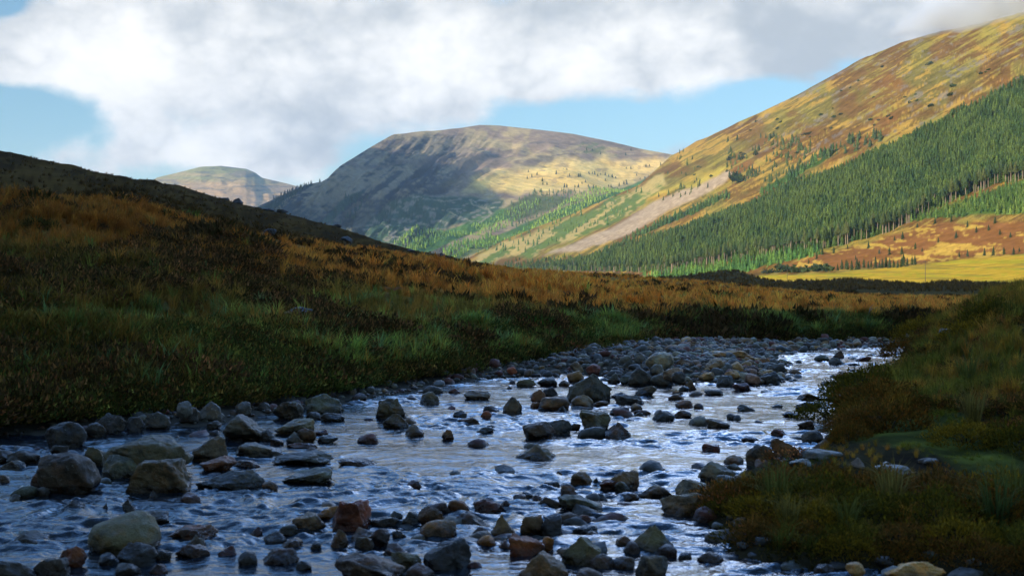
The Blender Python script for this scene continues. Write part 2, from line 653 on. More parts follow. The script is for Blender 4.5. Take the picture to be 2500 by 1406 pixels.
def mtn_col(px, py, P, T):
    wx, wy = warp(px, py, 35, 16, 41)
    a = px * -.80 + py * .60
    b = px * .60 + py * .80
    n1 = fbm(a / 120, b / 14, 5, 42); n2 = fbm(px / 55, py / 16, 5, 43); n3 = fbm(px / 16, py / 7, 5, 44, gain=.65)
    c = lerp(np.array((.23, .165, .115)), np.array((.36, .27, .135)), sstep(.42, .6, n2 * .7 + n3 * .3))
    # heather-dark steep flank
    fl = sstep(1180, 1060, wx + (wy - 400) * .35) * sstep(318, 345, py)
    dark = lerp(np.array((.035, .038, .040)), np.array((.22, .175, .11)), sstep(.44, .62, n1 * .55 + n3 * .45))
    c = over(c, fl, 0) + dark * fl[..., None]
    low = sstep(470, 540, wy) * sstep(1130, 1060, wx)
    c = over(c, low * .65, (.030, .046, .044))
    # dark heather patches below the summit plateau
    pp = sstep(.52, .62, fbm(px / 70, py / 12, 4, 45)) * sstep(335, 350, py) * sstep(410, 385, py + (px - 1250) * .05)
    c = over(c, pp * .7, (.135, .105, .085))
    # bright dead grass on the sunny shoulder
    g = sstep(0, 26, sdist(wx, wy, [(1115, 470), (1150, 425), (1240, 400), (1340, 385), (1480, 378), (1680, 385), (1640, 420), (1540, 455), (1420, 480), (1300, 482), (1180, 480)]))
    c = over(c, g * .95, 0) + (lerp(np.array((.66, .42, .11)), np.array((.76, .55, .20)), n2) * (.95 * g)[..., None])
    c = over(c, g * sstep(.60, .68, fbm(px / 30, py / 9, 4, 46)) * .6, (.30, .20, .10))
    for poly, cc, e in ((CLEARFELL, (.050, .085, .052), 10), (BAND_A, (.075, .15, .04), 5), (BAND_B, (.07, .14, .035), 5), (BAND_C, (.10, .115, .05), 8),
                        (SPRUCE_L, (.02, .035, .018), 3), (SPRUCE_M, (.03, .06, .035), 5)):
        c = over(c, sstep(0, e, sdist(wx * .3 + px * .7, wy * .3 + py * .7, poly)), cc)
    cf = sstep(0, 8, sdist(px, py, CLEARFELL))
    c = over(c, cf * sstep(.56, .66, fbm(px / 16, py / 5, 4, 47)) * .75, (.24, .21, .16))
    # green scrub patch under the ridge
    c = over(c, sstep(0, 10, sdist(wx, wy, [(1400, 352), (1470, 352), (1530, 372), (1480, 388), (1420, 378)])) * sstep(.4, .55, n3) * .8, (.10, .12, .05))
    lowr = sstep(560, 640, py) * sstep(1080, 1200, px)
    c = over(c, lowr * .7, (.36, .30, .12))
    for tr in TRACKS:
        w = 2.6 if tr is TRACKS[1] else 1.2
        c = over(c, sstep(w, w * .4, polyline_d(px, py + (n3 - .5) * 6, tr)) * .6, (.36, .30, .20))
    return np.clip(c * 1.32, 0, .9)


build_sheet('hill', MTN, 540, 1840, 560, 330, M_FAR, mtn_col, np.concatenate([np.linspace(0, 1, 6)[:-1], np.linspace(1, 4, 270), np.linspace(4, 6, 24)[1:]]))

# --- the long hillside on the right, from the meadow to the ridge
rk = [1090, 1130, 1250, 1400, 1560, 1640, 1700, 1800, 1900, 2000, 2100, 2200, 2300, 2400, 2500, 2700, 3000]
ry = [650, 633, 577, 522, 452, 380, 345, 300, 255, 205, 150, 106, 76, 55, 30, -70, -190]
rY = np.interp(rk, [1090, 1640, 1800, 2000, 2500, 3000], [2150, 2350, 1950, 1620, 1250, 1050])
r1y = np.interp(rk, [1090, 1300, 1650, 1840, 2000, 2200, 2500, 3000], [668, 664, 672, 668, 656, 640, 612, 560])
r1Y = np.interp(rk, [1090, 1300, 1650, 2000, 2500, 3000], [1750, 1500, 800, 620, 520, 470])
r2y = np.interp(rk, [1090, 1300, 1500, 1700, 1900, 2100, 2300, 2500, 3000], [655, 625, 590, 545, 500, 450, 400, 345, 220])
r2y = np.minimum(r2y, r1y - 8)
r2y = np.maximum(r2y, np.array(ry) + 6)
r2Y = r1Y + (rY - r1Y) * .36
r0Y = np.interp(rk, [1090, 1300, 1650, 2000, 2500, 3000], [1500, 1200, 560, 400, 330, 300])
n_r = len(rk)


def right_disp(P, px, t):
    qx, qy = to_px(P)
    amp = sstep(.9, 1.6, t) * (.25 + .75 * sstep(3.0, 2.6, t)) * sstep(3.6, 3.0, t)
    a = qx * -.87 + qy * .49
    b = qx * .49 + qy * .87
    rel = (fbm(a / 260, b / 38, 4, 61) - .5) * 10 + (fbm(a / 90, b / 14, 3, 62) - .5) * 3.8
    rel += (fbm(P[:, 0] / 150, P[:, 1] / 150, 3, 63) - .5) * 16
    crag = sstep(.58, .70, fbm(a / 110, b / 17, 4, 64)) * sstep(420, 330, qy) * sstep(1700, 1900, qx)
    rel += crag * (2.2 + 2 * fbm(qx / 9, qy / 7, 3, 65))
    P[:, 2] += rel * amp + (fbm(P[:, 0] / 40, P[:, 1] / 40, 3, 66) - .5) * 2.5 * sstep(.2, .8, t) * sstep(2.0, 1.2, t)
    return P


RIGHT = Sheet(rk, [([-4] * n_r, r0Y * .8), (z_of(np.full(n_r, 701), r0Y), r0Y), (z_of(r1y, r1Y), r1Y), (z_of(r2y, r2Y), r2Y), (z_of(ry, rY), rY),
                   (z_of(np.array(ry) + 25, rY + 260), rY + 260), ([-4] * n_r, rY + 1300)], lambda P, px, t: right_disp(P, px, t - 1))

FOREST = [(1210, 655), (1290, 642), (1350, 634), (1440, 620), (1540, 596), (1640, 566), (1700, 542), (1780, 508), (1850, 484), (1950, 446), (2050, 412), (2150, 368),
          (2250, 322), (2350, 276), (2450, 230), (2560, 185), (2560, 400), (2500, 425), (2430, 448), (2370, 470), (2300, 505), (2220, 540), (2150, 565),
          (2060, 592), (1960, 612), (1880, 622), (1800, 636), (1700, 650), (1620, 660), (1540, 664), (1470, 664), (1380, 662), (1290, 660)]
STRIP = [(1520, 583), (1580, 552), (1650, 522), (1705, 496), (1776, 466), (1786, 474), (1720, 508), (1645, 542), (1565, 575)]
YOUNG = [(1560, 672), (1640, 664), (1720, 652), (1800, 640), (1880, 628), (1990, 606), (2010, 616), (1900, 645), (1830, 664), (1740, 676), (1600, 680)]
YOUNG_R = [(2190, 545), (2290, 505), (2400, 470), (2520, 425), (2560, 470), (2560, 525), (2420, 528), (2280, 535)]
UPPER_Y = [(1840, 470), (1930, 420), (2020, 375), (2045, 378), (1960, 425), (1870, 470)]
SCREE = [(1300, 630), (1400, 590), (1490, 552), (1560, 512), (1620, 480), (1700, 446), (1780, 412), (1798, 428), (1745, 465), (1690, 492), (1630, 522), (1570, 556), (1500, 592), (1420, 618)]
MOOR = [(1840, 668), (1960, 625), (2100, 592), (2200, 560), (2260, 540), (2560, 535), (2560, 625), (2400, 632), (2200, 650), (2000, 664)]
FIELD = [(1830, 684), (1850, 672), (2000, 664), (2200, 648), (2400, 625), (2600, 610), (2600, 720), (1800, 720)]


def right_col(px, py, P, T):
    wx, wy = warp(px, py, 50, 16, 71)
    a = px * -.87 + py * .49
    b = px * .49 + py * .87
    n1 = fbm(a / 200, b / 17, 5, 72); n2 = fbm(a / 70, b / 7, 4, 73); n3 = fbm(px / 90, py / 60, 4, 74); n4 = fbm(px / 9, py / 5, 3, 75)
    s = n1 * .55 + n2 * .3 + n4 * .15
    c = lerp(BROWN * 1.15, OLIVE * 1.2, sstep(.40, .66, n3))
    c = lerp(c, RUST * 1.05, sstep(.47, .66, fbm(px / 120 + 5, py / 70, 4, 76)) * .7)
    tx = fbm(a / 34, b / 5, 5, 82, gain=.62)
    c = c * (.45 + 1.1 * tx)[..., None]
    s = s * .45 + fbm(a / 80, b / 5.5, 5, 83, gain=.68) * .55
    thr = .535 - .05 * sstep(0.35, .65, n3) + .02 * sstep(420, 250, py)
    gm = sstep(-.03, .05, s - thr)
    gold = lerp(GOLD * 1.08, np.array((.38, .32, .06)), sstep(.4, .6, fbm(px / 60, py / 40, 3, 77))) * (.7 + .6 * tx)[..., None]
    c = over(c, gm * .82, 0) + gold * (gm * .82)[..., None]
    c = lerp(c, np.array((.235, .140, .040)) * (.6 + .8 * tx)[..., None], .30)
    # grey rock showing in the steep bands
    rk_ = sstep(.60, .66, fbm(a / 70, b / 9, 4, 64) * .6 + n4 * .4) * sstep(430, 330, py) * sstep(1720, 1900, px)
    c = over(c, rk_ * .6, STONE * .55)
    # bright grass above the scree and on the toe of the slope
    yg = sstep(0, 20, sdist(wx, wy, [(1560, 470), (1640, 452), (1720, 415), (1790, 398), (1800, 420), (1720, 450), (1600, 490), (1520, 520)]))
    c = over(c, yg * .85, (.60, .46, .08))
    toe = sstep(0, 12, sdist(wx, wy, [(1080, 660), (1130, 632), (1250, 578), (1400, 522), (1560, 452), (1620, 410), (1640, 450), (1560, 520), (1440, 580), (1300, 625), (1200, 650)]))
    tcol = lerp(np.array((.50, .38, .14)), np.array((.13, .20, .05)), sstep(.46, .58, fbm(a / 120, b / 16, 4, 78) * .7 + n4 * .3))
    c = over(c, toe * .9, 0) + tcol * (toe * .9)[..., None]
    sc = sstep(0, 9, sdist(wx * .4 + px * .6, wy * .4 + py * .6, SCREE))
    c = over(c, sc, 0) + lerp(np.array((.31, .22, .14)), np.array((.58, .44, .29)), n4 * .6 + tx * .4) * sc[..., None]
    mo = sstep(0, 10, sdist(wx * .5 + px * .5, wy * .5 + py * .5, MOOR))
    ms = fbm(px / 70 + py / 60, py / 16 - px / 200, 5, 79, gain=.62) * .75 + n4 * .25
    c = over(c, mo, 0) + lerp(np.array((.27, .115, .035)), GOLD * 1.05, sstep(.53, .62, ms)) * mo[..., None]
    fi = sstep(0, 6, sdist(wx * .25 + px * .75, wy * .2 + py * .8, FIELD))
    fs = fbm(px / 260, py / 9, 4, 80) * .7 + n4 * .3
    fcol = lerp(np.array((.50, .385, .035)), np.array((.62, .38, .04)), sstep(.40, .60, fs))
    fcol = over(fcol, sstep(.60, .66, fbm(px / 120, py / 4, 3, 81)) * .5, (.22, .20, .05))
    c = over(c, fi, 0) + fcol * fi[..., None]
    for poly, cc, e in ((FOREST, (.035, .045, .018), 6), (STRIP, (.04, .06, .02), 4), (YOUNG, (.07, .14, .03), 6), (YOUNG_R, (.09, .15, .03), 10), (UPPER_Y, (.06, .11, .025), 6)):
        c = over(c, sstep(0, e, sdist(wx * .3 + px * .7, wy * .3 + py * .7, poly)), cc)
    return c


build_sheet('hill', RIGHT, 1095, 2990, 800, 380, M_HILL, right_col, np.concatenate([np.linspace(0, 1, 5)[:-1], np.linspace(1, 4, 350), np.linspace(4, 6, 22)[1:]]))

# --- dark humps of moraine on the valley floor, before the meadow
hk = [1350, 1560, 1660, 1700, 1760, 1800, 1860, 1920, 2000, 2080, 2140, 2250, 2290, 2340, 2400, 2500, 2800]
hy = [690, 682, 675, 668, 661, 663, 681, 688, 685, 680, 686, 693, 687, 688, 693, 697, 700]
hY = np.interp(hk, [1350, 1700, 2000, 2500, 2800], [330, 330, 290, 235, 220])
n_h = len(hk)


def hump_disp(P, px, t):
    P[:, 2] += (fbm(P[:, 0] / 7, P[:, 1] / 7, 4, 91) - .5) * .9 * sstep(3.2, 2.4, t)
    return P


HUMP = Sheet(hk, [([-2] * n_h, hY - 90), (z_of(np.full(n_h, 712), hY - 60), hY - 60), (z_of(hy, hY), hY), (z_of(np.array(hy) + 12, hY + 26), hY + 26), ([-2] * n_h, hY + 60)], hump_disp)


def hump_col(px, py, P, T):
    n = fbm(px / 60, py / 6, 4, 92)
    return lerp(np.array((.075, .055, .025)), np.array((.13, .085, .03)), n)


build_sheet('moraine_hill', HUMP, 1360, 2780, 420, 70, M_BANK, hump_col)

# --- dark hillside on the left, skyline with boulders
lk = [-1200, -700, -300, 0, 100, 180, 300, 380, 480, 580, 640, 740, 860, 960, 1080, 1180, 1280]
ly = [60, 170, 290, 370, 388, 405, 432, 442, 472, 498, 512, 538, 575, 600, 628, 648, 668]
lY = np.interp(lk, [-1200, 0, 640, 1080, 1280], [250, 285, 300, 270, 215])
bank_cy = np.interp(lk, [-1200, -300, 0, 300, 450, 600, 800, 1000, 1100, 1300], [420, 470, 490, 490, 520, 560, 590, 620, 635, 655])
bank_cY = np.interp(lk, [-1200, -300, 0, 300, 450, 600, 800, 1000, 1100, 1300], [40, 42, 45, 48, 52, 60, 72, 85, 92, 105])
n_l = len(lk)


def left_disp(P, px, t):
    amp = sstep(.2, 1, t) * sstep(3.2, 2.4, t)
    P[:, 2] += ((fbm(P[:, 0] / 22, P[:, 1] / 22, 4, 95) - .5) * 3.2 + (fbm(P[:, 0] / 4, P[:, 1] / 4, 3, 96) - .5) * .8) * amp
    return P


LEFT = Sheet(lk, [(z_of(bank_cy, bank_cY) - 1.5, bank_cY + 4), (z_of(bank_cy + 6, bank_cY + 30), bank_cY + 30), (z_of(np.array(ly), lY), lY),
                  (z_of(np.array(ly), lY) - 4, lY + 60), ([-3] * n_l, lY + 260)], left_disp)


def left_col(px, py, P, T):
    n = fbm(px / 80, py / 12, 5, 97); m = fbm(px / 14, py / 5, 3, 98)
    c = lerp(np.array((.050, .030, .012)), np.array((.095, .058, .020)), sstep(.4, .6, n * .6 + m * .4))
    return over(c, sstep(.58, .66, fbm(px / 40, py / 9, 4, 99)) * .6, (.034, .024, .012))


build_sheet('hill', LEFT, -1190, 1275, 560, 150, M_HEATH, left_col)


# --- unseen high ground behind the left shoulder, shaped to throw shade over the river
def shadow_ridge(name, pts, width_a, width_b, n_a, n_b, seed):
    """a ridge through points (x, y, height); width_a on its left side, width_b on its right"""
    pts = np.array(pts, float)
    s = np.linspace(0, len(pts) - 1, n_a)
    cen = np.stack([np.interp(s, np.arange(len(pts)), pts[:, k]) for k in range(3)], 1)
    tan = np.gradient(cen[:, :2], axis=0)
    tan /= np.linalg.norm(tan, axis=1)[:, None]
    nrm = np.stack([tan[:, 1], -tan[:, 0]], 1)
    w = np.linspace(-1, 1, n_b)
    ends = np.minimum(1, np.minimum(s, len(pts) - 1 - s) / .35)
    V = np.zeros((n_a, n_b, 3))
    for j, q in enumerate(w):
        off = q * (width_b if q > 0 else width_a)
        V[:, j, :2] = cen[:, :2] + nrm * off
        V[:, j, 2] = cen[:, 2] * (1 - abs(q)) ** 1.15 * ends ** .6 - 3
    V[..., 2] += (fbm(V[..., 0] / 45, V[..., 1] / 45, 5, seed) - .5) * 26 * (1 - np.abs(w))[None, :] * ends[:, None]
    n = fbm(V[..., 0] / 30, V[..., 1] / 30, 4, seed + 3)
    C = lerp(np.array((.08, .06, .03)), np.array((.15, .11, .045)), n)
    return tag(link(name, make_mesh(name, V.reshape(-1, 3), grid_faces(n_a, n_b), C.reshape(-1, 3), True), M_HILL), kind='structure')


def pq(p, q, h):
    s2 = math.sqrt(.5)
    return (p * s2 - q * s2, p * s2 + q * s2, h)


shadow_ridge('hill', [pq(-330, -420, 150), pq(-360, -250, 225), pq(-360, 0, 238), pq(-350, 250, 240), pq(-330, 420, 225), pq(-300, 560, 120)], 330, 250, 90, 60, 110)
# unseen mountain added off to the left to shade the rounded mountain's flank
shadow_ridge('hill', [pq(280, 1760, 330), pq(320, 1880, 520), pq(430, 2080, 770), pq(560, 2350, 890), pq(640, 2700, 920), pq(750, 3050, 480)], 900, 420, 90, 60, 120)

# --- valley floor out to the horizon
gx = np.linspace(-4600, 4600, 60); gy = np.linspace(-1400, 8600, 64)
GX, GY = np.meshgrid(gx, gy)
GC = lerp(np.array((.14, .10, .035)), np.array((.28, .21, .06)), fbm(GX / 300, GY / 300, 4, 130))
tag(link('ground', make_mesh('ground', np.stack([GX, GY, np.full_like(GX, -3.2)], -1).reshape(-1, 3), grid_faces(64, 60), GC.reshape(-1, 3), True), M_HILL), kind='structure')

# --- river bed, shores and the near right bank: one sheet
LEFT_EDGE = [(-900, 1230), (-300, 1110), (0, 1064), (160, 1056), (300, 1048), (420, 1041), (520, 1036), (600, 1020), (720, 995), (830, 985), (920, 972), (1010, 955), (1090, 936),
             (1180, 926), (1300, 920), (1380, 912), (1470, 916), (1540, 940), (1640, 942), (1760, 935), (1850, 940), (1912, 925), (1917, 897), (1885, 873), (1960, 857), (2080, 850), (2200, 846), (2330, 843)]
RIGHT_EDGE = [(2330, 847), (2206, 853), (2200, 880), (2195, 915), (2170, 950), (2100, 978), (2060, 1010), (2025, 1060), (2010, 1100), (1960, 1135), (1860, 1160), (1780, 1178),
              (1720, 1212), (1705, 1262), (1755, 1300), (1800, 1350), (1900, 1380), (2060, 1396), (2300, 1410), (2700, 1460)]
W_LEFT = world_poly(LEFT_EDGE) + [(26, 60), (-26, 60), (-26, 5)]
W_RIGHT = world_poly(RIGHT_EDGE) + [(2.2, 3.6), (1.2, 1.4), (-1.2, .9), (-2.0, -9), (20, -9), (20, 42)]
def raised_poly(pts):
    return [on_water(x, y, .20) for x, y in pts]


SHOAL = world_poly([(640, 1420), (700, 1320), (820, 1235), (1000, 1225), (1250, 1215), (1450, 1190), (1560, 1150), (1720, 1140), (1740, 1260), (1760, 1420)])
PATH_LAWN = raised_poly([(2040, 1075), (2120, 1050), (2240, 1030), (2360, 1040), (2460, 1090), (2520, 1130), (2480, 1165), (2330, 1140), (2180, 1105)])
PATH_DIRT = raised_poly([(2150, 1108), (2260, 1120), (2400, 1140), (2560, 1160), (2620, 1240), (2480, 1200), (2330, 1165), (2210, 1150)])


def land_z(x, y):
    dl = sdist(x, y, W_LEFT)
    dr = sdist(x, y, W_RIGHT)
    z = np.full(np.shape(x), -.22)
    sh = sdist(x, y, SHOAL)
    z = np.where(sh > 0, -.22 + .17 * sstep(0, .8, sh), z)
    left = np.clip(dl * .16, -.2, .16) + .10 * sstep(.6, 2.5, dl)
    z = np.maximum(z, np.where(dl > -1.3, left - .0, -9))
    steep = sstep(13, 20, y) * .40
    back = sstep(9.8, 17.0, y) * sstep(.2, 3.2, dr)
    far_ = sstep(8.2, 11.0, y)
    right = np.where(dr > 0, np.minimum(dr * .9, .07 + .09 * far_) + (.03 + .09 * far_ + steep) * sstep(.05, .7, dr) + .48 * back + (.02 + .03 * far_) * np.clip(x - 2, 0, 8) * sstep(.5, 2, dr), dr * .5)
    z = np.maximum(z, np.where(dr > -.6, right, -9))
    rough = (fbm(x / .9, y / .9, 4, 140) - .5) * .16 * sstep(.1, .8, dr) + (fbm(x / .25, y / .25, 3, 141) - .5) * .06
    return z + rough, dl, dr


bx = np.concatenate([np.arange(-20, -7, .4), np.arange(-7, 11, .11), np.arange(11, 20.1, .4)])
by = np.concatenate([np.arange(-9, 4, .5), np.arange(4, 16, .09), np.arange(16, 34, .16), np.arange(34, 60.1, 1.0)])
BX, BY = np.meshgrid(bx, by)
BZ, DL, DR = land_z(BX, BY)
sand = lerp(np.array((.04, .036, .030)), np.array((.085, .076, .064)), fbm(BX / .2, BY / .2, 3, 142))
BC = sand
earth = lerp(np.array((.026, .022, .014)), np.array((.05, .04, .022)), fbm(BX / .5, BY / .5, 4, 143))
e = sstep(-.55, -.1, DR)
BC = over(BC, e, 0) + earth * e[..., None]
lw = sstep(-.05, .25, sdist(BX, BY, PATH_LAWN) + (fbm(BX / .4, BY / .4, 3, 144) - .5) * .5)
BC = over(BC, lw, 0) + lerp(np.array((.045, .050, .016)), np.array((.125, .135, .028)), sstep(.3, .7, fbm(BX / .28, BY / .28, 4, 145))) * lw[..., None]
dt = sstep(-.05, .15, sdist(BX, BY, PATH_DIRT) + (fbm(BX / .4, BY / .4, 3, 146) - .5) * .3)
BC = over(BC, dt, (.028, .021, .016))
tag(link('riverbank', make_mesh('riverbank', np.stack([BX, BY, BZ], -1).reshape(-1, 3), grid_faces(len(by), len(bx)), BC.reshape(-1, 3), True), M_BED), kind='structure')

# --- long bank on the far side of the river, from the shingle up to its brow
bk = [-900, -300, 0, 300, 450, 600, 760, 900, 1060, 1150, 1300, 1560, 1700, 1850, 1950, 2130, 2200, 2400, 2900]
b_fy = np.interp(bk, [-900, -300, 0, 300, 600, 760, 900, 1060, 1150, 1300, 1560, 1700, 1850, 1950, 2130, 2200, 2400, 2900],
                 [1150, 1090, 1056, 1030, 996, 978, 952, 928, 914, 899, 863, 853, 851, 846, 841, 838, 832, 815])
b_fY = EYE * F / (b_fy - CY)
b_cy = np.interp(bk, [-900, -300, 0, 300, 450, 600, 800, 1000, 1100, 1300, 1600, 1700, 1850, 2000, 2200, 2500, 2900],
                 [430, 470, 490, 490, 520, 560, 590, 620, 635, 655, 670, 676, 690, 705, 712, 715, 716])
b_cY = np.interp(bk, [-900, -300, 0, 300, 450, 600, 800, 1000, 1100, 1300, 1600, 1700, 1850, 2000, 2900],
                 [40, 42, 45, 48, 52, 60, 72, 85, 92, 105, 120, 122, 125, 130, 130])
b_cz = z_of(b_cy, b_cY) - np.interp(bk, [0, 900, 1300, 1600, 2900], [.25, .25, .32, .55, .60])
n_b = len(bk)
lip = np.interp(bk, [0, 900, 1500, 2100, 2900], [.80, .72, .60, .66, .66])
LIPW = np.interp(bk, [0, 900, 1500, 1900, 2900], [2.6, 3.0, 3.2, 1.6, 1.4])


def bank_disp(P, px, t):
    near = sstep(.55, 1.6, t)
    x, y = P[:, 0], P[:, 1]
    big = (fbm(x / 9, y / 9, 3, 151) - .5) * 1.5 + (fbm(x / 3, y / 3, 3, 152) - .5) * .55
    fade = near * (1 - .45 * sstep(60, 110, y))
    P[:, 2] += big * fade * np.interp(px, [0, 1300, 2000], [1, .8, .55]) * sstep(3.9, 3.1, t) * (1 - .5 * sstep(2.5, 3.0, t))
    P[:, 2] += (fbm(x / .8, y / .8, 3, 153) - .5) * .2 * sstep(.3, .9, t)
    qx, qy = to_px(P)
    P[:, 2] += .75 * np.exp(-((px - 560) / 90) ** 2 - ((y - 33) / 4.5) ** 2) + .5 * np.exp(-((px - 90) / 110) ** 2 - ((y - 30) / 4) ** 2)
    return P


BANK = Sheet(bk, [([-.15] * n_b, b_fY - .5), ([.12] * n_b, b_fY), (lip, b_fY + LIPW), (lip + (b_cz - lip) * .50, b_fY + LIPW + (b_cY - b_fY) * .38), (b_cz, b_cY),
                  (b_cz - .5, b_cY + 6), (b_cz - 2.5, b_cY + 25), ([-3.5] * n_b, b_cY + 60)], lambda P, px, t: bank_disp(P, px, t - 1))


def bank_rel(px, py):
    f = np.interp(px, bk, b_fy); c = np.interp(px, bk, b_cy)
    return (py - c) / (f - c)


def bank_zone(px, py, x, y):
    """shares of dead golden grass, green growth and heather"""
    r = bank_rel(px, py)
    n = fbm(x / 5, y / 9, 4, 161); m = fbm(x / 2.2, y / 3, 3, 162)
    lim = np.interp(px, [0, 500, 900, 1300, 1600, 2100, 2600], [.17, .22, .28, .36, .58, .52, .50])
    gold = sstep(.10, -.10, r - lim + (n - .5) * .55)
    green = sstep(-.05, .15, r - .50 + (m - .5) * .5) * np.interp(px, [0, 450, 800, 1700], [.10, .30, .85, .9])
    heath = sstep(.46, .56, fbm(x / 2.6 + 7, y / 4.5, 3, 163)) * sstep(1.0, .8, r) * np.interp(px, [0, 1000, 1500, 2400], [1, .9, .55, .5]) * (1 - .75 * sstep(.14, .0, r)) * (1 - .8 * sstep(800, 1200, px) * sstep(.55, .40, r))
    return gold, green, heath


def bank_col(px, py, P, T):
    g, gr, h = bank_zone(px, py, P[..., 0], P[..., 1])
    n = fbm(P[..., 0] / .6, P[..., 1] / .6, 3, 164)
    c = lerp(np.array((.075, .060, .024)), np.array((.12, .09, .032)), n)
    c = over(c, gr * .7, (.085, .12, .045))
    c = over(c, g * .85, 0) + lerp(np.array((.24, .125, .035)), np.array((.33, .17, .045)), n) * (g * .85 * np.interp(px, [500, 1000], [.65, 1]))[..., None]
    c = over(c, h * .7, (.055, .040, .026))
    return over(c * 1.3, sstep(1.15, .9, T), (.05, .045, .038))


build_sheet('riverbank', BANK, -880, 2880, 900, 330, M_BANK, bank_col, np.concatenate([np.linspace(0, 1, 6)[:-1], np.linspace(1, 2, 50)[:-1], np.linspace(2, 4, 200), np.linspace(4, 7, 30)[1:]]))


# --- water
def waves(x, y):
    """height of the running water: smooth tongues and broken riffles"""
    rough = .36 + 1.1 * sstep(.40, .62, fbm(x / 2.6, y / 1.5, 3, 176))
    wx = x + (fbm(x / .7, y / .7, 2, 177) - .5) * .5
    wy = y + (fbm(x / .7, y / .7, 2, 178) - .5) * .5
    h = (fbm(x / 1.7, y / 1.2, 2, 172) - .5) * .035
    h = h + ((fbm(wx / .27, wy / .145, 2, 171) - .5) * .044 + (fbm(wx / .115, wy / .065, 2, 173) - .5) * .026) * rough
    return h


def build_water():
    nc = 820
    px = np.concatenate([np.linspace(-1600, -130, 40)[:-1], np.linspace(-130, 2500, nc), np.linspace(2500, 4200, 40)[1:]])
    Y = np.concatenate([[3.0, 3.5], 4.0 * (34 / 4.0) ** np.linspace(0, 1, 900), [38, 44, 52]])
    PX, YY = np.meshgrid(px, Y)
    X = (PX - CX) / F * YY
    Z = waves(X, YY)
    me = make_mesh('river_water', np.stack([X, YY, Z], -1).reshape(-1, 3), grid_faces(len(Y), len(px)), None, True)
    m, N = new_mat('river_water')
    tc = N.new('ShaderNodeTexCoord')
    o = tc.outputs['Object']
    v2 = N.noise(N.vm('MULTIPLY', o, (1.0, 1.4, 1)), 14.0, 3, .6, .5)
    b = N.new('ShaderNodeBump')
    b.inputs['Strength'].default_value = 1.0
    b.inputs['Distance'].default_value = WATER_BUMP
    N.link(v2, b.inputs['Height'])
    bs = finish(N, (.010, .014, .020), .05, .5, b.outputs[0])
    bs.inputs['IOR'].default_value = 1.40
    tag(link('river_water', me, m), kind='structure')
    # the part of the river behind the camera
    gx, gy = np.meshgrid(np.linspace(-20, 20, 60), np.linspace(-9, 3.0, 20))
    tag(link('river_water', make_mesh('river_water', np.stack([gx, gy, waves(gx, gy) - .02], -1).reshape(-1, 3), grid_faces(20, 60), None, True), m), kind='structure')


WATER_BUMP = .008
build_water()


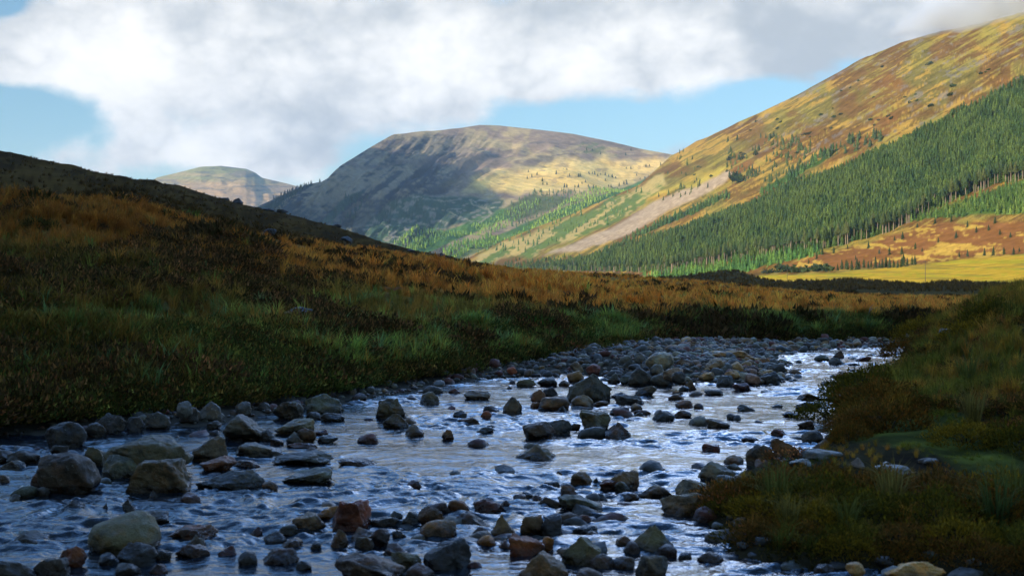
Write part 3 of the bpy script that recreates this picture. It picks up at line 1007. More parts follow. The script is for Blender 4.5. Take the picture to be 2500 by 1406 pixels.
# ------------------------------------------------------------------ stones and boulders of the river
# photo pixels: centre x, waterline y, width, height, colour, shape, optional own label
ROCKS = '''
162 1091 103 63 dark round|dark rounded boulder at the foot of the shaded far bank
233 1067 50 36 dark round
273 1060 75 52 dark boulder
326 1057 48 40 dark boulder
385 1047 62 44 darkgrey boulder
172 1200 135 97 brownblack round|big dark brown heart-shaped boulder at the end of the boulder pile in the pool
361 1160 224 96 mossgrey boulder|largest lichen-grey boulder at the back of the boulder pile in the pool
396 1202 155 85 blocktan angular|angular block with a tan edge at the front of the boulder pile
294 1165 83 56 greygreen round|grey-green rounded rock wedged in the middle of the boulder pile
234 1140 53 52 mossgrey boulder|knobbly lichen-covered rock on the back of the boulder pile
98 1186 42 38 pinkbrown round
76 1208 34 20 dark round
105 1208 32 20 darkgrey round
36 1222 28 17 grey boulder
60 1132 85 34 dark slab
15 1125 60 30 dark boulder
30 1145 60 22 grey slab
10 1176 32 18 brown round
148 1109 44 24 dark boulder
182 1243 56 24 black pointed
314 1247 35 30 wetgrey pointed
257 1240 17 14 wetgrey pointed
375 1212 24 16 grey pointed
466 1228 52 26 wetpink round|glossy wet pinkish stone by the angular block of the pile
302 1352 164 100 olivegrey egg|big smooth olive-grey egg-shaped boulder standing in the near pool
373 1277 92 31 wetgrey slab|pale glistening wet slab behind the egg-shaped boulder
78 1332 97 34 dark boulder
465 1317 122 37 rustbrown wedge|brown-orange wedge-shaped stone in the near water
478 1335 48 32 grey pointed
176 1382 72 52 rust boulder|rust-brown stone beside the egg-shaped boulder
337 1380 93 54 black boulder|black knobbly rock right in front of the egg-shaped boulder
265 1376 50 27 dark round
40 1420 110 54 dark boulder
126 1410 90 50 dark boulder
472 1360 83 34 purple boulder
396 1365 50 26 dark boulder
555 1358 52 27 maroon boulder
605 1375 50 30 dark round
682 1374 92 36 purple boulder
672 1323 56 25 black round
704 1305 56 27 darkgrey boulder
750 1293 90 39 tangrey boulder
798 1265 60 30 ochre wedge|ochre-topped wedge leaning on the red angular rock
627 1302 27 17 maroon pointed
713 1335 50 22 purpleochre round
771 1338 27 18 dark round
826 1338 48 47 ochrestain tall|upright ochre-stained stone below the red angular rock
742 1386 38 18 dark round
388 1395 46 20 maroon round
310 1400 62 26 dark round
600 1077 118 66 speckled boulder|big speckled boulder sloping to the water below the far bank
704 1024 72 47 speckled boulder|speckled blunt boulder on the shore above the sloping one
720 1060 100 40 palegrey wedge|pale-streaked grey wedge rock by the far shore
722 1081 46 28 palegrey pointed
750 1079 45 35 brown boulder
652 1076 40 30 dark boulder
676 1084 33 15 brown round
738 1092 75 13 rustbrown slab
800 1079 50 17 dark slab
784 1061 35 13 rust slab
522 1047 37 21 dark boulder
524 1062 26 13 dark round
514 1125 92 63 greybrown wedge|grey-brown wedge-topped rock standing just right of the boulder pile
531 1150 84 37 rustwet wedge|wet rust-sided wedge in front of the wedge-topped rock
632 1115 120 34 grey slab|grey slab lying in the current below the sloping boulder
739 1136 148 34 slate slab|long smooth slate-grey slab lying along the current
601 1141 70 19 brown slab
565 1194 166 46 slatewet slab|large low blue-grey wet slab in the pool
608 1192 82 46 slate boulder|blunt grey rock on the end of the low wet slab
658 1195 39 22 tan egg|small tan egg-shaped stone at the end of the wet slab
750 1179 129 39 greygreen wedge|grey-green wedge with pale stripes in the open stream
813 1028 58 21 dark round
766 1024 37 19 dark round
790 1008 95 48 greygreen boulder|broad greenish grey boulder on the far shore
513 1028 57 49 darkgrey round
451 1008 40 29 darkgrey round
463 1024 50 31 dark round
594 1010 40 30 darkgrey round
643 1008 35 27 dark round
958 1022 80 51 olivebrown boulder|square-topped olive-brown boulder standing in the stream
967 1043 67 34 olivebrown pointed|olive pointed stone at the foot of the square-topped boulder
1012 1064 46 29 greybrown pointed
900 1079 55 22 maroon round|low maroon stone alone in the stream below the square-topped boulder
1093 1071 31 23 orangebrown boulder|small orange-brown stone alone in midstream
1049 986 48 30 olivebrown boulder
1055 962 52 22 darkgrey round
1110 961 30 14 maroon round
1166 975 67 22 greybrown boulder|low grey-brown hump of stone near the far shore
1285 945 48 20 olivegrey slab
1336 943 49 24 slate wedge
1243 952 13 9 dark round
1405 933 42 29 tan round|round tan stone behind the great grey boulder
1377 943 27 15 tan round
1436 981 114 71 greatgrey boulder|great grey boulder with white streaks in the middle of the river
1316 985 41 35 rustbrown boulder
1343 971 37 28 black round
1354 1002 74 35 tanbrown round
1307 998 24 17 orangebrown round
1422 996 55 33 tangrey round|mottled tan-grey stone right below the great grey boulder
1465 992 41 14 brown slab
1372 1006 23 16 dark pointed
1318 1004 17 9 dark round
1422 1000 56 9 dark slab
1251 1010 46 42 greybrown tall|stacked-looking pointed stone in midstream
1199 1008 40 18 purple round
1187 1021 28 19 rust round
1123 1018 35 16 dark slab
1144 1035 53 16 orangebrown slab
1103 998 20 8 rust slab
1184 1056 43 14 slate slab
1202 1045 28 9 dark slab
1316 1069 80 41 darkbrown round|dark brown rounded boulder with an orange foot in midstream
1361 1058 68 36 darkgrey boulder|dark grey boulder behind the dark brown rounded one
1403 1048 28 15 brown slab
1454 1050 77 49 olivegrey angular|tilted olive-grey angular block in midstream
1504 1071 80 41 purplebrown pyramid|purple-brown pyramid of stone in midstream
1307 1124 102 40 oliveorange pyramid|broad low olive dome with an orange foot, alone in the stream
873 1136 95 17 brown slab
1007 1191 44 20 maroon boulder|maroon stone alone in the bright water
1419 1183 53 33 tan round|round tan stone at the head of the near stones
1347 1191 39 17 dark boulder
1455 1180 17 15 dark round
1366 1158 15 9 maroon round
1489 1198 51 28 rust boulder
1523 1196 76 47 tanbrown boulder|tan-brown boulder at the head of the near stones
1519 1202 37 27 greygreen round
1389 1211 41 29 brown boulder
1287 1212 31 13 dark round
1341 1242 59 31 darkbrown boulder
1417 1251 111 47 greygreen wedge|long grey-green wedge among the near stones
1310 1226 33 19 rust round
1270 1225 34 20 brown round
1238 1242 27 22 maroon round
1192 1251 76 34 maroon boulder|dark maroon boulder at the edge of the bright water
1120 1250 53 31 rustbrown round
1072 1253 60 28 purple boulder
1053 1289 67 54 brown wedge|slanting brown stone among the near stones
1070 1312 87 44 tan egg|smooth tan egg-shaped boulder among the near stones
1008 1281 53 34 grey boulder
964 1275 41 29 darkgrey boulder
855 1292 96 71 redrock angular|big red angular rock with a peaked corner in the near shallows
882 1317 58 30 brown boulder
890 1333 47 25 olivebrown round
928 1324 49 37 purple boulder
937 1285 72 23 wetgrey slab
976 1313 37 20 dark boulder
1091 1394 118 79 black boulder|big black knobbly boulder near the bottom of the photo
992 1386 74 44 olivegrey boulder
967 1360 62 33 purplebrown boulder
903 1425 168 76 brown wedge|broad brown wedge of rock cut by the bottom edge
1024 1420 70 46 purple round
1152 1287 88 40 darkbrown boulder
1228 1309 66 56 ochrestain pointed|ochre-sided pointed stone among the near stones
1173 1313 38 28 purple round
1187 1333 49 27 brightochre egg|bright ochre smooth stone among the near stones
1230 1337 35 21 pinkbrown boulder
1299 1307 63 50 tanbrown angular|split brown stone with a tan face
1348 1309 54 49 black boulder
1355 1270 46 17 brown slab
1286 1356 88 51 rust angular|rust-brown rock with a pointed end
1336 1340 33 31 ochre round
1418 1280 61 25 maroon boulder
1428 1305 65 24 black slab
1447 1312 30 17 tan round
1419 1380 98 71 olivegrey boulder|big olive-grey boulder at the bottom of the near stones
1322 1422 134 78 tanbrown boulder|big tan-brown boulder cut by the bottom edge
1470 1388 60 36 brown round
1589 1348 116 70 olivegrey pyramid|olive-grey pyramid-shaped rock at the right of the near stones
1544 1352 43 31 purple round
1525 1332 41 25 tan round
1591 1420 80 66 grey boulder
1441 1425 70 38 brown round
1520 1388 60 32 darkbrown round
1625 1360 55 32 purple round
1160 1388 39 17 maroon slab
1600 1212 81 29 tangrey slab
1465 1222 41 19 dark round
1541 1220 40 18 greybrown round
1581 1135 14 12 rust pointed
1607 1148 35 9 rust slab
1678 1262 132 62 tangrey angular|large angular tan boulder leaning on the heather hummock
1700 1232 98 62 palegrey boulder|pale grey boulder behind the large angular tan one
1746 1178 92 54 palegrey boulder|pale grey blunt boulder beside the near bank
1790 1135 53 25 tanbrown round
1793 1153 41 21 greygreen round
1860 1143 76 60 greybrown wedge|grey-brown leaning boulder beside the near bank
1916 1114 68 44 orangebrown boulder|knobbly brown boulder with an orange foot beside the near bank
1866 1150 47 29 pinkbrown round
1907 1150 35 13 greygreen slab
1896 1133 22 18 brown round
1969 1129 51 28 pinkbrown pointed
1984 1084 53 34 grey egg|smooth grey egg-shaped stone at the edge of the near bank
2011 1090 26 17 brown round
1968 1048 41 23 brown boulder
1904 1066 43 19 rust boulder
1832 1078 45 12 purple slab
1737 1103 45 20 redrock angular|small red angular stone alone in the stream
1751 1044 57 23 greybrown boulder
1788 1024 28 15 dark round
1822 1003 43 16 darkgrey boulder
1706 997 25 13 brown round
1670 994 43 18 orangebrown round
1666 1018 45 17 brown boulder
1659 974 20 14 greybrown round
1966 1004 53 23 darkgrey boulder
1930 1019 41 15 dark slab
1974 976 56 18 tan wedge
2025 976 66 8 dark slab
2064 927 59 21 ochre boulder|ochre-brown low rock near the far bend
2111 929 33 15 dark boulder
2155 951 71 39 greyflat angular|flat-topped grey boulder against the right bank
2184 905 41 19 rust boulder
2006 882 37 16 olivegrey round
2048 874 31 18 brown pointed
2044 892 41 20 grey boulder
2107 882 37 12 redrock slab
2085 893 28 7 dark slab
2160 870 22 9 rust round
1915 887 21 8 rust slab
1781 876 114 22 tan slab|long flat tan slab on top of the stone bar
1747 899 49 26 tangrey boulder
1798 903 37 21 tan round
1858 892 43 18 orangebrown boulder
1895 911 42 24 grey round
1881 938 49 31 darkgrey boulder|dark grey boulder at the tip of the stone bar
1836 935 41 24 pinkbrown round
1770 944 46 28 slate boulder
1812 955 45 21 maroon boulder
1743 965 45 15 dark round
1724 925 39 17 tan slab
1687 952 28 25 tan tall
1670 955 25 13 dark round
1788 918 39 16 tan round
1656 927 33 21 dark round
1610 892 68 34 palegrey egg|large pale speckled boulder on the stone bar
1563 943 62 49 speckled round|dark white-flecked boulder at the edge of the stone bar
1615 940 56 31 darkgrey boulder
1646 866 38 20 dark round
1563 880 29 20 darkgrey round
1448 913 36 25 maroon round
1408 905 33 23 greybrown boulder
1250 907 25 13 redrock boulder
1606 911 39 23 grey boulder
1644 924 54 28 pinkgrey boulder
1498 935 33 27 grey boulder
1529 936 32 21 greygreen round
1576 966 55 26 greybrown wedge
1517 970 52 13 dark slab
1540 986 75 23 slate slab
1554 1001 29 17 tan round
1514 1015 53 21 purple boulder
1568 1011 41 11 brown slab
1620 1026 54 23 darkgrey round
1650 975 38 15 tan round
1722 1280 62 44 maroon round|maroon rounded stone in front of the angular tan boulder
1735 1372 64 25 darkbrown round
1672 1365 34 18 dark round
2230 1412 150 44 tanflat slab|long tan stone at the bottom under the heather
2090 1395 46 24 tan round
2010 1405 54 30 brown round
2180 1410 60 30 slate round
'''
STONE_COL = dict(
    dark=(.048, .046, .048), black=(.030, .028, .030), darkgrey=(.075, .077, .082), brownblack=(.055, .042, .032), mossgrey=(.10, .095, .068), blocktan=(.105, .085, .058),
    greygreen=(.115, .125, .105), pinkbrown=(.16, .105, .085), grey=(.125, .128, .13), brown=(.105, .072, .050), wetgrey=(.10, .10, .11), wetpink=(.12, .075, .07),
    olivegrey=(.125, .118, .078), rustbrown=(.14, .075, .040), rust=(.17, .070, .032), purple=(.078, .060, .066), maroon=(.105, .052, .048), tangrey=(.19, .155, .115),
    ochre=(.23, .125, .035), purpleochre=(.13, .085, .05), ochrestain=(.17, .12, .065), speckled=(.085, .078, .068), palegrey=(.21, .205, .185), greybrown=(.125, .105, .085),
    rustwet=(.13, .07, .045), slate=(.092, .098, .112), slatewet=(.075, .085, .105), tan=(.23, .165, .10), olivebrown=(.095, .078, .045), orangebrown=(.17, .095, .045),
    greatgrey=(.10, .098, .088), tanbrown=(.17, .12, .075), darkbrown=(.078, .055, .040), purplebrown=(.11, .078, .066), oliveorange=(.12, .098, .060), redrock=(.17, .068, .044),
    brightochre=(.31, .165, .04), greyflat=(.115, .11, .105), pinkgrey=(.175, .14, .125), tanflat=(.25, .17, .085))
COL_WORD = dict(dark='blackish', black='black', darkgrey='dark grey', brownblack='dark brown', mossgrey='lichen-grey', blocktan='tan-edged', greygreen='grey-green', pinkbrown='pinkish brown',
                wetgrey='wet grey', olivegrey='olive-grey', rustbrown='rust-brown', rust='rusty', purple='purplish', tangrey='tan-grey', purpleochre='purple and ochre',
                ochrestain='ochre-stained', palegrey='pale grey', greybrown='grey-brown', slate='slate-grey', olivebrown='olive-brown', orangebrown='orange-brown',
                tanbrown='tan-brown', darkbrown='dark brown', purplebrown='purple-brown', redrock='red', pinkgrey='pinkish grey')
SHAPE_WORD = dict(round='rounded', boulder='blunt', pointed='pointed', slab='flat', wedge='wedge-shaped', angular='angular', egg='egg-shaped', tall='upright', pyramid='pyramid-shaped')


def warm(c):
    c = np.array(c)
    g = c.mean(-1, keepdims=True)
    return np.clip((g + (c - g) * 1.35) * np.array((1.08, .97, .80)) * .86, .01, 1)


def ico(sub):
    import bmesh
    bm = bmesh.new()
    bmesh.ops.create_icosphere(bm, subdivisions=sub, radius=1)
    V = np.array([v.co[:] for v in bm.verts]); Fa = np.array([[v.index for v in f.verts] for f in bm.faces])
    bm.free()
    return V, Fa


ICO = {s: ico(s) for s in (2, 3, 4, 5)}


def stone_shape(shape, sub, seed):
    """a stone as the rounded intersection of random planes, with wear; returned inside a unit box about its middle"""
    r = np.random.default_rng(seed)
    D, Fa = ICO[sub]
    soft = dict(round=16, egg=9, boulder=34, slab=26, pointed=44, wedge=40, angular=75, tall=32, pyramid=44)[shape]
    k = dict(round=26, egg=40, boulder=15, slab=17, pointed=11, wedge=11, angular=9, tall=13, pyramid=11)[shape]
    n = r.normal(size=(k, 3)); n /= np.linalg.norm(n, axis=1)[:, None]
    d = r.uniform(.62, 1.0, k) if shape not in ('egg', 'round') else r.uniform(.85, 1.0, k)
    if shape == 'angular':
        q = r.normal(0, .28, (6, 3)); n = np.concatenate([n[:6], np.array([(0, .0, 1), (.15, -1, .1), (-1, -.25, .15), (1, -.1, .1), (0, 1, 0), (0, 0, -1)]) + q]); d = np.concatenate([d[:6] + .08, r.uniform(.58, .82, 6)])
        n /= np.linalg.norm(n, axis=1)[:, None]
    dots = D @ n.T
    R = d[None] / np.maximum(dots, .08)
    R = np.concatenate([R, np.full((len(D), 1), 1.25)], 1)
    R = -np.log(np.exp(-soft * R).sum(1)) / soft
    V = D * R[:, None]
    o = r.uniform(0, 90, 3)
    a1, a2 = (.08, .03) if shape == 'egg' else (.13, .06) if shape == 'round' else (.20, .10)
    w = (fbm(V[:, 0] * 1.6 + o[0], V[:, 1] * 1.6 + o[1], 3, seed % 97, V[:, 2] * 1.6 + o[2]) - .5) * 2 * a1
    w += (fbm(V[:, 0] * 6 + o[1], V[:, 1] * 6 + o[2], 3, seed % 89, V[:, 2] * 6 + o[0]) - .5) * 2 * a2
    V = V * (1 + w)[:, None]
    lo, hi = V.min(0), V.max(0)
    V = (V - (lo + hi) / 2) / (hi - lo)
    t = V[:, 2] + .5
    if shape == 'pointed':
        f = 1 - .62 * sstep(.35, 1.05, t); V[:, 0] *= f; V[:, 1] *= f; V[:, 0] += r.uniform(-.16, .16) * sstep(.3, 1, t)
    elif shape == 'pyramid':
        f = 1 - .72 * sstep(.22, 1.08, t); V[:, 0] *= f; V[:, 1] *= f; V[:, 0] += r.uniform(-.1, .1) * sstep(.3, 1, t)
    elif shape == 'wedge':
        sg = 1 if r.random() < .5 else -1
        V[:, 2] -= .5 * (t > .3) * (t - .3) * (sg * V[:, 0] + .5)
    elif shape == 'tall':
        f = 1 - .35 * sstep(.4, 1.0, t); V[:, 0] *= f; V[:, 1] *= f
    lo, hi = V.min(0), V.max(0)
    return (V - (lo + hi) / 2) / (hi - lo), Fa


def mat_stone():
    m, N = new_mat('river_stone')
    oi = N.new('ShaderNodeObjectInfo')
    geo = N.new('ShaderNodeNewGeometry')
    tc = N.new('ShaderNodeTexCoord')
    off = N.vm('ADD', geo.outputs['Position'], N.vm('MULTIPLY', oi.outputs['Location'], (3.7, 5.1, 2.3)))
    n1 = N.noise(off, 5.0, 5, .6)
    n2 = N.noise(off, 26.0, 6, .65)
    n3 = N.noise(N.vm('ADD', off, (4, 8, 1)), 11.0, 5, .62, .4)
    grain = N.noise(off, 120.0, 3, .6)
    base = oi.outputs['Color']
    c = N.mix(N.step(n1, .40, .62), N.mix(1.0, base, (1.25, 1.22, 1.15), 'MULTIPLY'), N.mix(1.0, base, (.50, .48, .50), 'MULTIPLY'))
    c = N.mix(N.m('MULTIPLY', N.step(n3, .48, .60), .6), c, N.mix(1.0, base, (1.6, 1.1, .62), 'MULTIPLY'))
    # lichen flecks
    li = N.m('MULTIPLY', N.step(n2, .60, .68), N.m('MULTIPLY_ADD', N.step(n1, .35, .6), .5, .12))
    c = N.mix(li, c, (.33, .32, .28))
    f = N.m('MULTIPLY_ADD', N.m('SUBTRACT', grain, .5), 1.7, 1.0)
    cv = N.new('ShaderNodeCombineXYZ')
    for i in range(3):
        N.link(f, cv.inputs[i])
    c = N.vm('MULTIPLY', c, cv.outputs[0])
    # wet, weed-stained foot where the river laps the stone
    sep = N.new('ShaderNodeSeparateXYZ')
    N.link(geo.outputs['Position'], sep.inputs[0])
    zz = N.m('ADD', sep.outputs[2], N.m('MULTIPLY', N.m('SUBTRACT', n1, .5), -.09))
    wet = N.m('SUBTRACT', 1.0, N.step(zz, .03, .075))
    wetc = N.mix(1.0, c, (.42, .36, .32), 'MULTIPLY')
    c = N.mix(wet, c, wetc)
    vo = N.new('ShaderNodeTexVoronoi')
    N.link(N.vm('ADD', off, N.vm('MULTIPLY', tc.outputs['Object'], (.3, .2, .4))), vo.inputs['Vector'])
    vo.inputs['Scale'].default_value = 8.0
    h = N.m('ADD', N.m('MULTIPLY_ADD', vo.outputs['Distance'], .9, N.m('MULTIPLY', n2, .55)), N.m('ADD', N.m('MULTIPLY', n3, .6), N.m('MULTIPLY', grain, .15)))
    bn = N.new('ShaderNodeBump')
    bn.inputs['Strength'].default_value = .8
    bn.inputs['Distance'].default_value = .045
    N.link(h, bn.inputs['Height'])
    rough = N.m('SUBTRACT', .58, N.m('MULTIPLY', wet, .40))
    finish(N, c, rough, .45, bn.outputs[0])
    return m


M_STONE = mat_stone()
STONES = []          # (x, y, radius) of every placed stone


def place_stone(i, px, py, w, h, colour, shape, label):
    Y = EYE * F / (py - CY)
    ground = 0.0
    for _ in range(3):
        ground = max(0.0, float(land_z(np.array([(px - CX) / F * Y]), np.array([Y + .1]))[0][0]) - .01)
        Y = (EYE - ground) * F / (py - CY)
    eye = EYE - ground
    W = w / F * Y
    D = W * (.62 if shape in ('slab',) else .78)
    Yc = Y + .36 * D
    H = eye - Yc * (eye / Y - h / F)
    while H < .22 * h / F * Y and D > .2 * W:
        D *= .8
        Yc = Y + .36 * D
        H = eye - Yc * (eye / Y - h / F)
    H = max(H, .25 * h / F * Y)
    X = (px - CX) / F * Yc
    sub = 5 if w > 64 else (4 if w > 30 else 3)
    V, Fa = stone_shape(shape, sub, 1000 + i * 13)
    under = .32 if shape not in ('slab', 'wedge') else .25
    full = H * (1 + under) + .03
    sc = np.array((W * 1.03, D * 1.05, full))
    rr = np.random.default_rng(i)
    if rr.random() < .5:
        V = V * np.array((1, 1, 1))
    me = make_mesh('rock', V * sc, Fa, None, True)
    zc = ground + H - full / 2
    o = link('rock', me, M_STONE, None, (X, Yc, zc))
    o.rotation_euler = (0, 0, 0)
    c = warm(STONE_COL[colour]) * rr.uniform(.88, 1.16)
    if ground > .02:
        c = c * 1.75
    o.color = (*np.minimum(c, .6), 1)
    STONES.append((X, Yc, W / 2))
    return o


ROCK_ROWS = []
for i, line in enumerate(l for l in ROCKS.strip().splitlines()):
    body, _, lab = line.partition('|')
    p = body.split()
    ROCK_ROWS.append((*map(float, p[:4]), p[4], p[5], lab.strip()))


def zone_of(px, py):
    if py < 960 and px > 1340 and px < 1930: return 'on the stone bar below the far bank', 'stones of the stone bar'
    if py > 1200 and 600 < px < 1680: return 'in the near shallows', 'stones of the near shallows'
    if px > 1690 and py > 1090: return 'at the edge of the near bank', 'stones along the near bank'
    if px < 480 and py > 1085: return 'in the shaded pool', 'stones of the shaded pool'
    if px < 850 and py < 1032: return 'on the far shore', 'stones along the far shore'
    if px > 1880 and py < 1000: return 'near the river bend', 'stones near the river bend'
    return 'in midstream', 'stones in midstream'


def short_ref(lab):
    """the noun phrase a landmark's label starts with"""
    for cut in (' with ', ' at ', ' standing', ' alone', ' in ', ' on ', ' below', ' behind', ' beside', ' near ', ' by ', ' among', ' leaning', ' lying', ' sloping', ' right', ' against', ' cut', ' under', ' just', ' wedged'):
        k = lab.find(cut)
        if k > 8:
            lab = lab[:k]
    return 'the ' + lab


def stone_labels():
    own = [r[6] for r in ROCK_ROWS]
    heads = [short_ref(l) if l else None for l in own]
    uniq = {h for h in heads if h and heads.count(h) == 1}
    out, used = [], set(l for l in own if l)
    for i, r in enumerate(ROCK_ROWS):
        px, py, w, h, colour, shape, lab = r
        if lab:
            out.append(lab)
            continue
        size = 'tiny' if w < 24 else 'small' if w < 45 else 'mid-sized' if w < 75 else 'large'
        what = f"{size} {COL_WORD.get(colour, colour)} {SHAPE_WORD[shape]} stone"
        near = sorted((math.hypot((q[0] - px), (q[1] - py) * 2), j) for j, q in enumerate(ROCK_ROWS) if heads[j] in uniq)
        done = None
        for dd, j in near[:6]:
            dx, dy = px - ROCK_ROWS[j][0], py - ROCK_ROWS[j][1]
            rel = ('right of' if dx > 0 else 'left of') if abs(dx) > abs(dy) * 1.6 else ('in front of' if dy > 0 else 'behind')
            for how in (('just ' if dd < 90 else ''), 'set back ' if False else 'further '):
                cand = f"{what} {how}{rel} {heads[j]}"
                if len(cand.split()) <= 16 and cand not in used:
                    done = cand
                    break
            if done:
                break
        done = done or f"{what} {zone_of(px, py)[0]}"
        used.add(done)
        out.append(done)
    return out


for i, (r, lab) in enumerate(zip(ROCK_ROWS, stone_labels())):
    o = place_stone(i, *r[:6], lab)
    tag(o, lab, 'boulder' if r[2] > 90 else 'rock', zone_of(r[0], r[1])[1])


# --- shingle: the countless small stones of the shores and shallows, one mesh
def build_shingle():
    r = np.random.default_rng(5)
    protos = [stone_shape(s, 2, 500 + k) for k, s in enumerate(('round', 'boulder', 'round', 'slab', 'boulder', 'egg', 'angular', 'boulder'))]
    pts, sizes = [], []
    # far shore and bar
    N_ = 38000
    x = r.uniform(-8, 14, N_); y = r.uniform(9, 33, N_)
    z, dl, dr = land_z(x, y)
    qx, qy = CX + x / y * F, CY + EYE / y * F
    foot = np.interp(qx, bk, b_fy)
    narrow = sstep(1150, 700, qx)
    ok = (dl > -.30 + .25 * narrow) & (qy > foot - 4) & (r.random(N_) < np.where(dl > 0, .9 - .2 * sstep(1560, 1450, qx), .25))
    pts.append(np.stack([x, y, z], 1)[ok]); sizes.append(r.gamma(1.5, .055, ok.sum()) * np.interp(y[ok], [10, 30], [.6, 1.1]) + .035)
    # near shallows
    N_ = 5200
    x = r.uniform(-2.6, 2.4, N_); y = r.uniform(4.6, 11.0, N_)
    z, dl, dr = land_z(x, y)
    s = sdist(x, y, SHOAL)
    ok = (s > -.05) & (dr < .1) & (r.random(N_) < np.clip(.25 + s * .35, .0, .62))
    pts.append(np.stack([x, y, z], 1)[ok]); sizes.append(r.gamma(2.6, .030, ok.sum()) + .035)
    # foot of the near bank and scattered stream stones
    N_ = 9000
    x = r.uniform(-5, 11, N_); y = r.uniform(6, 30, N_)
    z, dl, dr = land_z(x, y)
    ok = (dr > -.45) & (dr < .16) & (y < 14)
    pts.append(np.stack([x, y, z], 1)[ok]); sizes.append(r.gamma(2.6, .035, ok.sum()) + .03)
    ok = (dr < -.3) & (dl < -.2) & (r.random(N_) < .035)
    p = np.stack([x, y, z], 1)[ok]; p[:, 2] = r.uniform(-.05, -.01, len(p))
    pts.append(p); sizes.append(r.gamma(3, .035, len(p)) + .06)
    P = np.concatenate(pts); S = np.concatenate(sizes)
    S = np.minimum(S, .30)
    pal = warm([STONE_COL[c] for c in ('dark', 'darkgrey', 'grey', 'slate', 'purple', 'brown', 'maroon', 'tanbrown', 'greygreen', 'pinkbrown', 'palegrey', 'greybrown', 'tan')])
    pw = np.array([2.2, 2.2, 2, 2, 1.2, 1.4, 1.0, 1.1, 1, .8, 1.2, 1.5, .6]); pw /= pw.sum()
    K = r.integers(0, len(protos), len(P))
    parts = []
    for k, (V, Fa) in enumerate(protos):
        i = np.where(K == k)[0]
        sc = np.stack([S[i] * r.uniform(.8, 1.3, len(i)), S[i] * r.uniform(.6, 1.0, len(i)), S[i] * r.uniform(.45, .8, len(i))], 1)
        pos = P[i].copy(); pos[:, 2] += sc[:, 2] * r.uniform(.0, .30, len(i))
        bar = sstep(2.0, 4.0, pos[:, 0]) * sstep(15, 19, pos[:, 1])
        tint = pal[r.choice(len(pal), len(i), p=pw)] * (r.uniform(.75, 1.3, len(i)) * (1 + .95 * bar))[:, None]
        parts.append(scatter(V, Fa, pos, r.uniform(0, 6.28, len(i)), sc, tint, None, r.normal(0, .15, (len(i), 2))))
    V, Fs, C = join(parts)
    m, N = new_mat('shingle_stone')
    a = N.new('ShaderNodeAttribute', attribute_name='tint')
    geo = N.new('ShaderNodeNewGeometry')
    n1 = N.noise(geo.outputs['Position'], 22.0, 5, .6)
    c = N.mix(N.step(n1, .40, .66), a.outputs['Color'], N.mix(1.0, a.outputs['Color'], (.6, .58, .6), 'MULTIPLY'))
    sep = N.new('ShaderNodeSeparateXYZ')
    N.link(geo.outputs['Position'], sep.inputs[0])
    wet = N.m('SUBTRACT', 1.0, N.step(N.m('ADD', sep.outputs[2], N.m('MULTIPLY', n1, -.05)), .0, .03))
    c = N.mix(wet, c, N.mix(1.0, c, (.5, .45, .42), 'MULTIPLY'))
    bn = N.new('ShaderNodeBump')
    bn.inputs['Distance'].default_value = .012
    N.link(N.noise(geo.outputs['Position'], 40.0, 4, .6), bn.inputs['Height'])
    finish(N, c, N.m('SUBTRACT', .68, N.m('MULTIPLY', wet, .40)), .45, bn.outputs[0])
    tag(link('shingle', make_mesh('shingle', V, Fs, C, True), m), kind='stuff')


build_shingle()


# --- boulders on the heathery slopes
def slope_boulder(name, sheet, px, py, w, h, colour, shape, label, seed, group):
    P, _ = sheet.at_px(np.array([float(px)]), np.array([float(py)]))
    P = P[0]
    W, H = w / F * P[1], h / F * P[1]
    V, Fa = stone_shape(shape, 4, seed)
    o = link(name, make_mesh(name, V * np.array((W, W * .8, H * 1.35)), Fa, None, True), M_STONE, None, (P[0], P[1], P[2] + H * .35))
    o.color = (*STONE_COL[colour], 1)
    tag(o, label, 'boulder', group)


for k, a in enumerate([
        (345, 441, 22, 12, 'black', 'pointed', 'small dark rock on the skyline of the shaded hill above the far hill'),
        (580, 499, 26, 16, 'black', 'pointed', 'dark pointed rock standing up on the shaded skyline'),
        (545, 491, 34, 9, 'black', 'boulder', 'low dark rocks just above the pointed rock on the shaded skyline'),
        (612, 508, 26, 9, 'black', 'slab', 'low dark rock just below the pointed rock on the shaded skyline'),
        (655, 518, 40, 10, 'black', 'boulder', 'low dark outcrop on the shaded skyline under the spruce shoulder'),
        (690, 528, 30, 8, 'black', 'slab', 'thin dark outcrop on the shaded skyline below the low one'),
        (823, 566, 22, 9, 'black', 'round', 'small dark knob on the shaded skyline before the blue flank'),
        (845, 584, 30, 15, 'black', 'boulder', 'dark boulder just below the shaded skyline'),
        (1004, 614, 20, 7, 'black', 'round', 'small dark knob low on the shaded skyline'),
        (1074, 630, 34, 18, 'black', 'pyramid', 'dark three-cornered rock where the shaded hill meets the valley'),
        (1050, 628, 26, 10, 'black', 'boulder', 'dark low rock beside the three-cornered one'),
        (370, 492, 34, 12, 'black', 'slab', 'dark ledge on the shaded hillside above the green rush tuft')]):
    slope_boulder('rock', LEFT, a[0], a[1], a[2], a[3], a[4], a[5], a[6], 3000 + k * 7, 'rocks on the shaded hillside')
